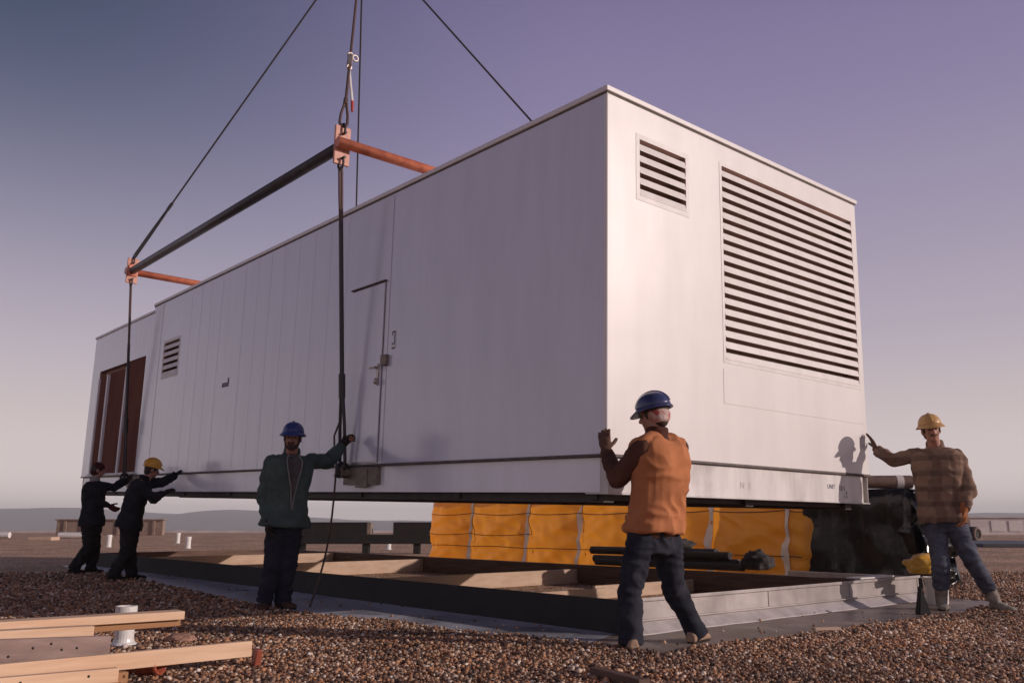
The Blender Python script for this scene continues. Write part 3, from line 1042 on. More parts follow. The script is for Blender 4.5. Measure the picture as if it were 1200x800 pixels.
# ================================================================== ROOF CURB
MT['flatblack'] = surf('flat_black', (.020, .017, .017), (.012, .011, .011), .75, 4)
curb = thing('roof_curb', 'long low roof curb, galvanised on its sunlit end, under the hanging housing', 'roof curb', loc=kp(2, 6))
def kbox(a0, a1, b0, b1, z0, z1, bev=.006):
    M = Matrix(((UU.x, VV.x, 0, K.x), (UU.y, VV.y, 0, K.y), (0, 0, 1, 0), (0, 0, 0, 1)))
    return bbox(a0, a1, b0, b1, z0, z1, bev, M=M)
def part_box(name, mat, *a, **k):
    return finish(name, kbox(*a, **k), mat, curb)
CT = .25
part_box('side_flashing', MT['flatblack'], 0, .05, .053, 13.9, 0, CT)  # near-black here puts the shade on this side into the flashing colour
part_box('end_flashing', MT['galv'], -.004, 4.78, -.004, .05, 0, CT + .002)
# folded ribs of the flashing: drip lip at the top, fillet at the foot, upright joints
m = bmesh.new()
merge(m, kbox(-.02, 4.80, -.022, -.0045, CT - .018, CT + .010, .004))
merge(m, kbox(-.03, 4.80, -.030, -.0045, .085, .10, .004))
for a in (.62, 1.9, 3.3, 4.74):
    merge(m, kbox(a, a + .03, -.010, -.0045, .10, CT - .02, .002))
finish('flashing_lip', m, MT['galv'], curb)
m = bmesh.new()
n = 40
pr = []
for i in range(n):
    a = -.06 + i * 4.88 / (n - 1)
    w = .10 + .03 * noise.noise(Vector((a * 2.3, 0, 0)))
    pr.append([m.verts.new(kp(a, y, z)) for y, z in ((-.004, .075 + .012 * noise.noise(Vector((a * 4, 3, 0)))), (-.03, .055), (-w, .012), (-w - .02, .004), (-.004, .004))])
for a, b in zip(pr, pr[1:]):
    for q in range(4): m.faces.new((a[q], b[q], b[q + 1], a[q + 1]))
MT['mastic'] = surf('silver_mastic', (.55, .50, .49), (.38, .34, .33), .42, 5, bump=.006, detail=7)
finish('foot_fillet', m, MT['mastic'], curb, smooth=True)
m = bmesh.new()
merge(m, kbox(.053, 4.78, .053, .09, .02, CT - .012))
merge(m, kbox(.053, .09, .093, 13.86, .02, CT - .012))
finish('timber_lining', m, MT['beamwood'], curb)
part_box('far_beam', MT['beamwood'], 3.74, 3.86, .093, 13.86, .005, CT)
part_box('far_end_wall', MT['beamwood'], .053, 3.735, 13.82, 13.9, 0, CT)
part_box('return_wall', MT['galv'], 4.73, 4.779, .053, 1.6, 0, CT - .003)
for b, zt, nm, th in ((11.25, .24, 'ply', .05), (8.1, .215, 'ply', .05), (4.30, .195, 'ply', .05)):
    part_box('cross_divider', MT[nm], .093, 3.735, b, b + th, .004, zt)
# lower divider of two boards
M1 = kbox(.093, 2.15, 2.22, 2.27, .004, .125); finish('cross_divider', M1, MT['ply'], curb)
M1 = kbox(2.02, 3.735, 2.275, 2.32, .004, .15); finish('cross_divider', M1, MT['ply'], curb)

# white offcut lying on the curb's end
m = kbox(3.55, 4.25, .0, .16, CT + .013, CT + .030, .004)
tag(finish('offcut_board', m, MT['pvc']), 'small white board lying on top of the galvanised curb end', 'board')

# ================================================================== TARPED STACK, BLACK STACK
tb0 = kp(6.45, 0)
def bp_(s, off, z): return kp(4.5 + off, s, z)
def tp(s, off, z): return tb0 + VV * s + UU * off + Vector((0, 0, z))
def s_of(px, z=.6, off=0.0):
    lo, hi = -3, 14
    for _ in range(60):
        mid = (lo + hi) / 2
        q = tp(mid, off, z) - Vector((0, 0, CAMH))
        x = 600 + F * q.x / (q.y * math.cos(PITCH) + q.z * math.sin(PITCH))
        if x > px: lo = mid
        else: hi = mid
    return lo
TH = 1.55
strap_px = [556, 622, 683, 757, 836, 927]
sA, sB = s_of(950), s_of(508)
ss = [s_of(p) for p in strap_px]
tarp = thing('tarp_covered_stack', 'long waist high stack wrapped in an orange tarp with white straps', 'tarped stack', loc=tp((sA + sB) / 2, .5, 0))
bounds = sorted([sA - .25, sB] + ss)
def bulge(s):
    for a, b in zip(bounds, bounds[1:]):
        if a <= s <= b:
            t = (s - a) / (b - a)
            return (max(0, math.sin(math.pi * t))) ** .6
    return 0
def tarp_front(s, z):
    zz = z / TH
    bl = bulge(s) * .24 * (.55 + .45 * math.sin(math.pi * min(1, zz * 1.02)))
    fold = .060 * (1 - abs(noise.noise(Vector((s * .7, z * 2.6 + s * 1.1, 2)))) * 2) + .035 * (1 - abs(noise.noise(Vector((s * 1.9, z * 5 - s * 1.3, 5)))) * 2) + .024 * noise.noise(Vector((s * 5, z * 2.2 - s * 2, 7)))
    pinch = -.035 * math.exp(-((z - .30) / .05) ** 2) - .03 * math.exp(-((z - 1.02) / .05) ** 2)
    lean = .10 * zz
    return -(bl + fold + pinch * bulge(s)) + lean
m = bmesh.new()
NS, NZ = 170, 40
g = []
for i in range(NS):
    s = sA - .25 + (sB - sA + .25) * i / (NS - 1)
    col = []
    for j in range(NZ):
        z = TH * j / (NZ - 1)
        col.append(m.verts.new(tp(s + .06 * (1 - z / TH) * (i / NS) , tarp_front(s, z), max(z, .01))))
    for q in range(1, 9):
        a = math.pi / 2 * q / 8
        rz = TH + .10 * math.sin(a) + .03 * noise.noise(Vector((s * 2, q, 0)))
        col.append(m.verts.new(tp(s, tarp_front(s, TH) + .9 * (1 - math.cos(a)) , rz)))
    g.append(col)
for a, b in zip(g, g[1:]):
    for q in range(len(a) - 1):
        m.faces.new((a[q], b[q], b[q + 1], a[q + 1]))
for col in (g[0], g[-1]):
    bk = [m.verts.new(tp((sA - .25) if col is g[0] else sB, 1.15, v.co.z)) for v in col]
    for q in range(len(col) - 1):
        m.faces.new((col[q], col[q + 1], bk[q + 1], bk[q]))
finish('tarp', m, MT['tarp'], tarp, smooth=True)
for k2, s in enumerate(ss):
    m = bmesh.new()
    prev = None
    for j in range(26):
        z = .02 + (TH) * j / 25
        sx = s + .03 * math.sin(j * .45 + k2) * .6 + .05 * (1 - z)
        wdt = .045 + .012 * math.sin(j * .7 + k2 * 2)
        row = []
        for w in (-1, 0, 1):
            row.append(m.verts.new(tp(sx + w * wdt, min(tarp_front(sx + w * wdt, z), tarp_front(sx, z)) - .012 - (.008 if w == 0 else 0), z)))
        row2 = [m.verts.new(v.co + UU * .006) for v in row]
        if prev:
            for q in (0, 1):
                m.faces.new((prev[0][q], prev[0][q + 1], row[q + 1], row[q]))
                m.faces.new((prev[1][q + 1], prev[1][q], row2[q], row2[q + 1]))
        prev = (row, row2)
    finish('strap', m, MT['whitetape'], tarp, smooth=True)
for zr, ph in ((.34, 0), (1.03, 1.5), (.62, 3)):
    m = bmesh.new()
    pts = []
    for i in range(150):
        s = sA + (sB - sA) * i / 149
        z = zr - .045 * bulge(s) * (1 if zr > .5 else -.4) + .03 * noise.noise(Vector((s * .8, ph, 0)))
        pts.append(tp(s, tarp_front(s, z) - .012, z))
    if zr == .62: pts = pts[95:]
    tube(m, pts, .007, 6)
    finish('lashing_rope', m, MT['rope'], tarp, smooth=True)
for s in ss[:4]:
    m = bmesh.new()
    pts = [tp(s - .16 - .05 * math.sin(z * 5), tarp_front(s - .16, z) - .012, z) for z in np.linspace(.25, 1.35, 14)]
    tube(m, pts, .007, 6)
    finish('lashing_rope', m, MT['rope'], tarp, smooth=True)

# stack under black plastic, with crumpled folds on its sunlit end
blk = thing('plastic_wrapped_stack', 'stack of material draped in shiny black plastic behind the curb end', 'wrapped stack', loc=tp(.6, .6, 0))
s0b, s1b = s_of(1064, off=-.2), s_of(944, off=-.2)
m = bmesh.new()
def bpt(s, o, z):
    n1 = noise.noise(Vector((s * 5.0, o * 5, z * .9))) * .035 + noise.noise(Vector((s * 1.5, o * 1.5, z * 2.0 + 4))) * .06
    return tp(s, o, z), n1
bmesh.ops.create_grid
NU = 44
per = []
o0, o1 = -.22, 1.15
for i in range(NU): per.append((s1b + .02 + (s0b - s1b - .25) * i / NU, o0, 0, -1))
for i in range(30): per.append((s0b, o0 + (o1 - o0) * i / 30, -1, 0))
for i in range(NU): per.append((s0b + (s1b + .02 - s0b) * i / NU, o1, 0, 1))
for i in range(30): per.append((s1b + .02, o1 + (o0 - o1) * i / 30, 1, 0))
rows = []
BHt = at(1040, 573, tp((s_of(1040)), 0, 0).y).z
for j in range(36):
    z = BHt * j / 35
    sq = 1 - max(0, (z - BHt * .86) / (BHt * .14)) ** 2 * .13
    fl = 1 + .05 * max(0, 1 - z / .25)
    cs, co_ = (s0b + s1b) / 2, (o0 + o1) / 2
    row = []
    for (s, o, ns, no) in per:
        n1 = noise.noise(Vector((s * 5, o * 5, z * 1.1))) * .05 + noise.noise(Vector((s * 1.7, o * 1.7, z * 2.5 + 4))) * .07
        notch = 0
        if ns == -1:      # end face: layered lumps
            n1 *= 1.6
            notch = -.10 * math.exp(-((z - .72) / .05) ** 2) - .10 * math.exp(-((z - .30) / .05) ** 2)
        p = tp(cs + (s - cs) * sq * fl, co_ + (o - co_) * sq * fl, z) + (VV * ns + UU * no) * (n1 + notch)
        row.append(m.verts.new(p))
    rows.append(row)
for a, b in zip(rows, rows[1:]):
    for q in range(len(a)):
        m.faces.new((a[q], a[(q + 1) % len(a)], b[(q + 1) % len(a)], b[q]))
cv = m.verts.new(tp((s0b + s1b) / 2, .5, BHt + .03))
for q in range(len(per)):
    m.faces.new((rows[-1][q], rows[-1][(q + 1) % len(per)], cv))
finish('plastic_sheet', m, MT['blackplastic'], blk, smooth=True)
# loose flaps at the sunlit end
def flap(s, o, z, w, h, seedv):
    f = bmesh.new()
    gg = []
    for i in range(16):
        rr = []
        for j in range(12):
            u, v = i / 15 - .5, j / 11
            n1 = noise.noise(Vector((u * 5, v * 4, seedv))) * .10 + noise.noise(Vector((u * 14, v * 3, seedv))) * .035
            rr.append(f.verts.new(tp(s - .05 - .16 * math.sin(v * 2.6) - n1, o + u * w, z - v * h)))
        gg.append(rr)
    for a, b in zip(gg, gg[1:]):
        for q in range(11):
            f.faces.new((a[q], b[q], b[q + 1], a[q + 1]))
    ff = bmesh.ops.solidify(f, geom=f.faces[:], thickness=.006)
    return finish('loose_flap', f, MT['blackplastic'], blk, smooth=True)
flap(s0b, .1, BHt - .02, 1.0, .46, 1.0)
flap(s0b - .1, .15, .82, .9, .44, 5.0)
flap(s0b - .02, .2, .40, .8, .38, 9.0)

# paper wrapped roll on top of the black stack
m = bmesh.new()
a0, a1 = at(1019, 563, tp(s0b + .35, .1, 0).y), at(1068, 566, tp(s0b - .12, .6, 0).y)
a0.z = a1.z = (a0.z + a1.z) / 2
BHR = a0.z - .088
tube(m, [a0 - (a1 - a0) * .6, a1], .088, 20)
roll = finish('paper_roll', m, MT['paper']); tag(roll, 'brown paper roll with a white band lying on the black plastic stack', 'roll')
dr = (a1 - a0).normalized()
m = bmesh.new(); pc = a0.lerp(a1, .62); tube(m, [pc, pc + dr * .09], .091, 20)
finish('white_band', m, MT['whitetape'], roll)
m = bmesh.new(); tube(m, [a1 - dr * .01, a1 + dr * .004], .05, 16)
finish('roll_core', m, MT['void'], roll)

# yellow sack and white bucket at the stack's foot
def lump(c, rx, ry, rz, amp, sc, seedv, flat=True):
    b = bmesh.new()
    bmesh.ops.create_icosphere(b, subdivisions=4, radius=1.0)
    for v in b.verts:
        n1 = 1 + amp * noise.noise(v.co * sc + Vector((seedv, 0, 0))) + amp * .5 * noise.noise(v.co * sc * 2.7 + Vector((seedv, 3, 0)))
        v.co = Vector((v.co.x * rx * n1, v.co.y * ry * n1, v.co.z * rz * n1))
        if flat and v.co.z < -rz * .6: v.co.z = -rz * .6
        v.co += Vector(c)
    return b
sk = at(1082, 662, 9.35); 
m = lump((sk.x, sk.y, .385), .19, .16, .12, .30, 1.8, 3.3)
sack = finish('yellow_sack', m, MT['yellowbag'], smooth=True); tag(sack, 'crumpled yellow plastic sack between the black stack and the plaid jacketed man', 'sack')
bk = Vector((sk.x + .12, sk.y + .02, 0))
m = bmesh.new()
prof = [(.105, 0), (.125, .26), (.132, .26), (.132, .275), (.118, .275), (.10, .02)]
vr = [[m.verts.new(bk + Vector((r * math.cos(2 * math.pi * q / 24), r * math.sin(2 * math.pi * q / 24), z))) for q in range(24)] for r, z in prof]
for a, b in zip(vr, vr[1:]):
    for q in range(24): m.faces.new((a[q], a[(q + 1) % 24], b[(q + 1) % 24], b[q]))
m.faces.new(vr[0][::-1]); m.faces.new(vr[-1])
bkt = finish('white_bucket', m, MT['pvc'], smooth=False); tag(bkt, 'white plastic bucket standing below the yellow sack', 'bucket')
m = bmesh.new()
tube(m, [bk + Vector((.132 * math.cos(a), -.02 * math.sin(a) - .01, .25 - .13 * math.sin(a))) for a in np.linspace(0, math.pi, 12)], .005, 6)
finish('bucket_handle', m, MT['chrome'], bkt)

# low pile of dark pipes on the far beam
dp = [(1.9, 4.35, -.35, .34, .05), (2.3, 4.5, -.25, .45, .055), (1.75, 4.2, -.47, .30, .045), (2.0, 3.4, -.38, .43, .045)]
DL = ['lowest dark pipe of the bundle lying on the far curb beam', 'longest dark pipe of the bundle in front of the orange tarp', 'nearest dark pipe of the bundle behind the tan vest man', 'short dark pipe on top of the bundle by the orange tarp']
for (s0_, s1_, o_, z_, r_), lb in zip(dp, DL):
    m = bmesh.new()
    tube(m, [bp_(s0_, o_, z_), bp_(s1_, o_ - .02, z_ - .01)], r_, 14)
    pp = finish('dark_pipe', m, MT['steel_dark']); tag(pp, lb, 'pipe', 'dark pipes on the far curb beam')
    m = bmesh.new(); tube(m, [bp_(s0_ - .004, o_, z_), bp_(s0_ + .01, o_, z_)], r_ * .75, 14)
    finish('pipe_bore', m, MT['void'], pp)
m = lump(bp_(1.62, -.36, .36), .17, .15, .14, .35, 2.0, 8.0)
tag(finish('rag_heap', m, MT['blackroll'], smooth=True), 'dark crumpled felt heap at the end of the pipe bundle', 'felt')
m = lump(bp_(3.0, -.30, .53), .32, .16, .10, .3, 2.0, 18.0)
tag(finish('rag_heap', m, MT['blackroll'], smooth=True), 'dark crumpled felt lying on top of the pipe bundle', 'felt')

# ================================================================== LUMBER IN THE FOREGROUND
def plank(pl, pr, dl, dr_, h, t, mat, label, ext=.0):
    """board with its front top edge through two photo points at their own distances"""
    A, B = at(pl[0], pl[1], dl), at(pr[0], pr[1], dr_)
    ax = (B - A).normalized()
    A = A - ax * ext
    bk = Vector((-ax.y, ax.x, 0)).normalized()
    up = ax.cross(bk) * (-1 if ax.cross(bk).z < 0 else 1)
    Lg = (B - A).length
    M = Matrix(((ax.x, bk.x, up.x, A.x), (ax.y, bk.y, up.y, A.y), (ax.z, bk.z, up.z, A.z), (0, 0, 0, 1)))
    b = bbox(0, Lg, 0, t, -h, 0, .004)
    me_o = bpy.data.meshes.new('lumber_plank'); bmesh.ops.recalc_face_normals(b, faces=b.faces); b.to_mesh(me_o); b.free()
    o = bpy.data.objects.new('lumber_plank', me_o); COL.objects.link(o)
    me_o.materials.append(mat); o.matrix_world = M; WM[o.name] = M.copy()
    tag(o, label, 'plank', 'planks stacked in the foreground')
    return o
plank((0, 728.5), (217, 715.5), 5.00, 5.65, .050, .14, MT['lumber'], 'topmost pale plank of the pile, reaching past the white pipe', ext=1.2)
plank((0, 740), (212, 724.8), 5.03, 5.68, .042, .13, MT['lumber_b'], 'orange shaded plank right under the topmost one', ext=1.2)  # darker orange puts the shade below the top plank into the wood colour
plank((0, 739), (111, 733), 4.85, 5.15, .066, .10, MT['lumber'], 'short pale plank ending left of the white pipe', ext=1.0)
plank((0, 749), (131, 744.5), 4.68, 5.03, .140, .04, MT['greywood'], 'grey weathered board standing on edge with nail holes', ext=1.0)
plank((0, 778), (296, 750.5), 4.45, 5.28, .086, .04, MT['lumber'], 'long pale plank in front reaching furthest right onto the gravel', ext=1.0)
plank((0, 794), (140, 782), 4.30, 4.68, .070, .045, MT['lumber'], 'bottom pale plank with dark nail heads at the picture edge', ext=1.0)
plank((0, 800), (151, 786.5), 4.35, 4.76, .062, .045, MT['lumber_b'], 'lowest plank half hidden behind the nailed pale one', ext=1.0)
# nails in the bottom plank and holes in the grey board
NAILB = [o for o in COL.objects if o.name.startswith('lumber_plank')]
def nails(pl, pts, r, mat):
    for x, z in pts:
        m_ = bmesh.new()
        ellipsoid(m_, (x, 0, z), (1, 0, 0), (0, 1, 0), (0, 0, 1), r, .003, r)
        finish('nail_head', m_, mat, pl, local=True)
nails(NAILB[5], [(1.09, -.03), (1.40, -.028), (1.62, -.035)], .007, MT['void'])
nails(NAILB[3], [(1.16, -.048), (1.245, -.030), (1.30, -.062), (1.375, -.056), (1.05, -.085)], .007, MT['void'])
# nail heads and holes
def knots(pts, name, d):
    pass
# foreground white vent pipe
vp = gp(143, 757)
def vent_pipe(loc, h, r, label, cap=True, group='white plastic vent pipes'):
    t = thing('vent_pipe', label, 'vent pipe', loc=loc, group=group)
    b = bmesh.new()
    n = 22
    prof = [(r, 0), (r, h - .10 if cap else h), (r * 1.12, h - .095 if cap else h + .001), (r * 1.12, h), (r * .98, h + .001), (r * .95, h - .06)] if cap else [(r, 0), (r, h), (r * .88, h + .001), (r * .86, h - .05)]
    vr = [[b.verts.new(Vector(loc) + Vector((rr * math.cos(2 * math.pi * q / n), rr * math.sin(2 * math.pi * q / n), z))) for q in range(n)] for rr, z in prof]
    for a, c in zip(vr, vr[1:]):
        for q in range(n): b.faces.new((a[q], a[(q + 1) % n], c[(q + 1) % n], c[q]))
    b.faces.new(vr[-1])
    o = finish('pipe_stub', b, MT['pvc'], t)
    b = bmesh.new()
    vr = [[b.verts.new(Vector(loc) + Vector((rr * math.cos(2 * math.pi * q / n), rr * math.sin(2 * math.pi * q / n), z))) for q in range(n)] for rr, z in ((r * 1.35, .012), (r * 1.3, .02), (r * 1.1, .03), (r * 1.02, .05))]
    for a, c in zip(vr, vr[1:]):
        for q in range(n): b.faces.new((a[q], a[(q + 1) % n], c[(q + 1) % n], c[q]))
    finish('base_flashing', b, MT['pvc'], t)
    return t
vent_pipe((vp.x, vp.y + .02, 0), .265, .064, 'white plastic vent pipe standing behind the topmost plank')
for (px, py, hh, lb) in ((127, 641, .42, 'small white vent pipe between the two dark clothed men'), (208, 636.5, .42, 'small distant white vent pipe, left one of the pair right of the yellow helmet man'),
                     (220, 642.5, .38, 'small white vent pipe, nearer one of the pair right of the yellow helmet man'), (347, 641, .36, 'small white vent pipe behind the legs of the green jacket man'), (455, 644, .30, 'small white vent pipe under the dark steel rack')):
    q = gp(px, py)
    vent_pipe((q.x, q.y, 0), hh, .085, lb)

# red clay pot on its side under the long plank and a scrap of red brick by its end
m = bmesh.new()
cpt = Vector((at(170, 790, 5.0).x, 5.0, 0))
prof = [(.0, .045), (.02, .050), (.10, .054), (.14, .046), (.145, .058), (.175, .059), (.175, .048), (.03, .040)]
ax = Vector((.95, -.2, .1)).normalized(); s_, t_ = frame_axes(ax)
vr = [[m.verts.new(Vector((cpt.x - .08, cpt.y + .02, .062)) + ax * z + (s_ * math.cos(2 * math.pi * q / 24) + t_ * math.sin(2 * math.pi * q / 24)) * r) for q in range(24)] for z, r in prof]
for a, b in zip(vr, vr[1:]):
    for q in range(24): m.faces.new((a[q], a[(q + 1) % 24], b[(q + 1) % 24], b[q]))
m.faces.new(vr[0][::-1])
tag(finish('clay_pot', m, MT['clay'], smooth=True), 'glossy red clay pot lying under the long pale plank', 'pot')
q = at(300.5, 762, 5.33)
m = bbox(-.018, .018, -.03, .03, 0, .105, .004, M=Matrix.Translation((q.x, q.y, .004)) @ Matrix.Rotation(.12, 4, 'Y') @ Matrix.Rotation(.6, 4, 'Z'))
tag(finish('red_brick_scrap', m, MT['clay']), 'small scrap of red brick at the right end of the long plank', 'brick')
q = gp(211, 753)
m = lump((q.x, q.y, .03), .10, .05, .035, .35, 1.7, 5.0)
MT['pinkstone'] = surf('pinkish_stone', (.45, .25, .18), (.33, .18, .13), .8, 8)
tag(finish('loose_stone', m, MT['pinkstone'], smooth=True), 'pinkish flat stone on the gravel between two planks', 'stone')
m = bmesh.new()
pts = [gp(px, py) + Vector((0, 0, .02)) for px, py in ((212, 731), (222, 727), (236, 725.5), (250, 727), (262, 731))]
tube(m, pts, .007, 6)
tag(finish('twine', m, MT['lumber_b'], smooth=True), 'bit of pale twine curling off the topmost plank onto gravel', 'twine')

# board scrap at the lower edge of the picture and chips on the membrane
q = gp(716, 798)
m = bbox(-.30, .16, -.035, .035, 0, .045, .004, M=Matrix.Translation((q.x, q.y, .01)) @ Matrix.Rotation(R(118), 4, 'Z'))
tag(finish('board_scrap', m, MT['beamwood']), 'dark board scrap on the gravel at the bottom of the picture', 'board')
q = gp(970, 741)
m = bbox(-.12, .10, -.03, .03, 0, .02, .003, M=Matrix.Translation((q.x, q.y, .022)) @ Matrix.Rotation(R(12), 4, 'Z'))
tag(finish('wood_chip', m, MT['ply']), 'pale wood chip on the gravel before the galvanised curb', 'wood chip')
q = gp(1050, 705)
m = bbox(-.07, .07, -.03, .03, 0, .02, .003, M=Matrix.Translation((q.x, q.y, .006)) @ Matrix.Rotation(R(40), 4, 'Z'))
tag(finish('wood_chip', m, MT['clay']), 'reddish wood chip on the membrane by the curb corner', 'wood chip')
# dark steel wedge by the curb corner
q = gp(1082, 720)
m = bmesh.new()
bs = [(-.055, -.05), (.055, -.05), (.055, .05), (-.055, .05)]
v0 = [m.verts.new((q.x + x, q.y + y, .004)) for x, y in bs]
v1 = [m.verts.new((q.x + x * .12 - .01, q.y + y * .5, .255)) for x, y in bs]
for i in range(4): m.faces.new((v0[i], v0[(i + 1) % 4], v1[(i + 1) % 4], v1[i]))
m.faces.new(v0[::-1]); m.faces.new(v1)
bmesh.ops.bevel(m, geom=list(m.edges), offset=.006, segments=2, affect='EDGES')
tag(finish('steel_wedge', m, MT['flatblack']), 'dark pointed steel wedge upright beside the boots of the plaid man', 'wedge')

# ================================================================== FAR PART OF THE ROOF
# dark steel rack left of the tarp
d0 = 24.0
rk = thing('steel_rack', 'long dark steel rack low on the roof beyond the curb', 'steel rack', loc=(at(425, 640, d0).x, d0, 0))
def rbar(pxa, pxb, pya, pyb, dep, name, mat=None):
    a = at(pxa, pya, d0); b = at(pxb, pyb, d0)
    return finish(name, bbox(a.x, b.x, d0, d0 + dep, b.z, a.z, .01), mat or MT['flatblack'], rk)
rbar(345, 540, 626, 637, .45, 'lower_beam')
rbar(352, 430, 611.5, 625.7, .4, 'upper_beam')
rbar(430.2, 434.5, 612, 625.7, .4, 'end_plate', MT['lug'])
rbar(461, 540, 611.5, 625.7, .4, 'upper_beam')
for px in (352, 428, 488, 530):
    a = at(px, 637.2, d0); 
    finish('rack_leg', bbox(a.x - .09, a.x + .09, d0 + .05, d0 + .3, 0, a.z, .008), MT['flatblack'], rk)
# pale litter and pipes near the left roof edge
def lying(px0, px1, py, d, h, dep, mat, name, label, cat):
    a = at(px0, py, d); b = at(px1, py, d)
    tag(finish(name, bbox(a.x, b.x, d, d + dep, 0.0, h, .02), mat), label, cat)
def lying_pipe(px0, px1, py, r, label):
    a, b = gp(px0, py), gp(px1, py)
    m = bmesh.new(); tube(m, [Vector((a.x, a.y, r)), Vector((b.x, b.y, r))], r, 12)
    tag(finish('white_pipe', m, MT['pvc']), label, 'pipe', 'white pipes lying far off on the roof')
lying_pipe(-60, 11, 630, .16, 'white pipe lying far off at the left edge of the picture')
lying_pipe(69, 97, 630.5, .16, 'white pipe lying in front of the distant tan wall')
lying(32, 60, 632, gp(45, 633).y, .16, .8, MT['ply'], 'pale_board', 'pale boards lying far off between two white pipes', 'boards')
# low tan block wall at the roof edge
a = at(65, 626, 60); b = at(190, 626, 60)
bw = thing('block_wall', 'low tan block wall at the far roof edge behind the dark clothed men', 'wall', loc=((a.x + b.x) / 2, 60, 0))
finish('wall_blocks', bbox(a.x, b.x, 60, 60.4, 0, .99, .02), MT['tanwall'], bw)
m = bmesh.new()
for i in range(6):
    x = a.x + (b.x - a.x) * (i + .5) / 6
    merge(m, bbox(x - .09, x + .09, 59.92, 60, 0, .97, .01))
finish('wall_piers', m, MT['tanwall'], bw)
finish('wall_coping', bbox(a.x - .1, b.x + .1, 59.88, 60.5, .993, 1.06, .015), MT['tanwall'], bw)
# low pale edge kerb of the roof
finish_k = finish('parapet_kerb', bbox(-84, 89, 71.2, 71.9, .003, .22, .02), MT['roofwhite'])
tag(finish_k, 'low pale kerb running along the far roof edge', 'kerb')
# long pale penthouse at the far right
a = at(1136, 605, 60)
pw = thing('penthouse', 'long low pale rooftop building far away behind the plaid man', 'building', loc=(a.x + 8, 62, 0))
z1 = at(1150, 606.5, 60).z
finish('building_wall', bbox(a.x, a.x + 4.0, 60, 64, 0, z1, .02), MT['roofwhite'], pw)
finish('building_wall', bbox(a.x + 4.003, a.x + 24.0, 60.5, 64, 0, z1 - .06, .02), MT['roofwhite'], pw)
m = bmesh.new()
merge(m, bbox(a.x - .1, a.x + 4.1, 59.9, 64.1, z1 + .003, z1 + .09, .01))
merge(m, bbox(a.x + 4.11, a.x + 24.1, 60.4, 64.1, z1 - .057, z1 + .03, .01))
finish('roof', m, MT['roofwhite'], pw)
for x in (1.4, 2.6):
    finish('wall_panel', bbox(a.x + x, a.x + x + .9, 59.96, 59.995, .25, z1 - .2, .01), MT['whitetape'], pw)
a2 = at(1194, 612, 58)
finish('dark_opening', bbox(a2.x, a2.x + 1.6, 60.42, 60.497, .35, z1 - .08, .01), MT['void'], pw)
# felt roll and flat dark sheets
q = gp(1146, 634.5)
m = bmesh.new(); r_ = .33
d_ = Vector((-.55, .83, 0))
tube(m, [Vector((q.x, q.y, r_)), Vector((q.x, q.y, r_)) + d_ * 1.4], r_, 22)
fr = finish('felt_roll', m, MT['blackroll']); tag(fr, 'thick dark roll lying on the far roof behind the plaid man', 'roll')
m = bmesh.new(); torus(m, Vector((q.x, q.y, r_)) - d_ * .004, d_, r_ * .78, .06, 20, 6)
finish('roll_end', m, MT['paper'], fr)
m = bmesh.new(); tube(m, [Vector((q.x, q.y, r_)) - d_ * .012, Vector((q.x, q.y, r_)) + d_ * .02], r_ * .42, 16)
finish('roll_core', m, MT['void'], fr)
a, b = gp(1152, 641), gp(1300, 641)
tag(finish('felt_sheets', bbox(a.x, b.x, a.y, a.y + 6, .003, .12, .02), MT['sheetdark']), 'flat pile of dark blue grey roofing sheets at the right edge of the picture', 'roofing sheets')
# ================================================================== PEOPLE
def cloth(name, c1, c2, scale=5, rough=.9, bump=.004, weave=True):
    return surf(name, c1, c2, rough, scale, bump=bump, bump_scale=26, detail=7, spec=.2)
MT['skin'] = surf('skin', (.44, .22, .155), (.36, .165, .115), .55, 12)
MT['beard'] = surf('dark_beard', (.075, .045, .035), (.05, .03, .025), .9, 60)
MT['hair'] = surf('brown_hair', (.06, .035, .025), (.035, .022, .018), .7, 70)
MT['denim'] = cloth('dark_denim', (.036, .037, .050), (.018, .019, .028), 7)
MT['denim_faded'] = cloth('faded_denim', (.105, .112, .150), (.038, .041, .058), 6)
MT['tanvest'] = cloth('tan_canvas', (.53, .205, .09), (.40, .15, .062), 4, bump=.005)
MT['shadesleeve'] = cloth('shade_brown_canvas', (.125, .055, .035), (.075, .034, .025), 6)  # the shaded arm's darkness is put into this sleeve colour
MT['corduroy'] = cloth('brown_corduroy', (.10, .035, .025), (.06, .025, .02), 30)
MT['greenjkt'] = cloth('green_work_jacket', (.085, .115, .105), (.052, .075, .07), 5)
MT['greyshirt'] = cloth('grey_shirt', (.22, .19, .19), (.15, .13, .13), 10)
MT['palelining'] = cloth('pale_lining', (.30, .29, .27), (.22, .21, .20), 20)
MT['darkjkt'] = cloth('dark_jacket', (.030, .030, .036), (.018, .018, .022), 6)
MT['darkpants'] = cloth('dark_trousers', (.034, .030, .032), (.020, .018, .02), 6)
MT['maroon'] = cloth('maroon_cloth', (.13, .03, .03), (.08, .02, .02), 8)
MT['maroondk'] = cloth('dark_maroon_knit', (.075, .02, .02), (.045, .014, .014), 14)
MT['glove'] = cloth('brown_leather_glove', (.17, .095, .065), (.10, .055, .04), 14)
MT['glove_or'] = cloth('orange_brown_glove', (.40, .15, .06), (.26, .09, .04), 14)
MT['glove_dk'] = cloth('dark_glove', (.045, .035, .032), (.028, .022, .022), 14)
MT['boot_tan'] = cloth('pale_tan_boot', (.44, .30, .21), (.30, .19, .13), 10)
MT['boot_pale'] = cloth('dusty_boot', (.36, .32, .28), (.17, .14, .12), 11)
MT['boot_brown'] = cloth('brown_boot', (.11, .06, .04), (.07, .04, .03), 9)
MT['boot_dark'] = cloth('dark_boot', (.035, .028, .026), (.02, .018, .018), 9)
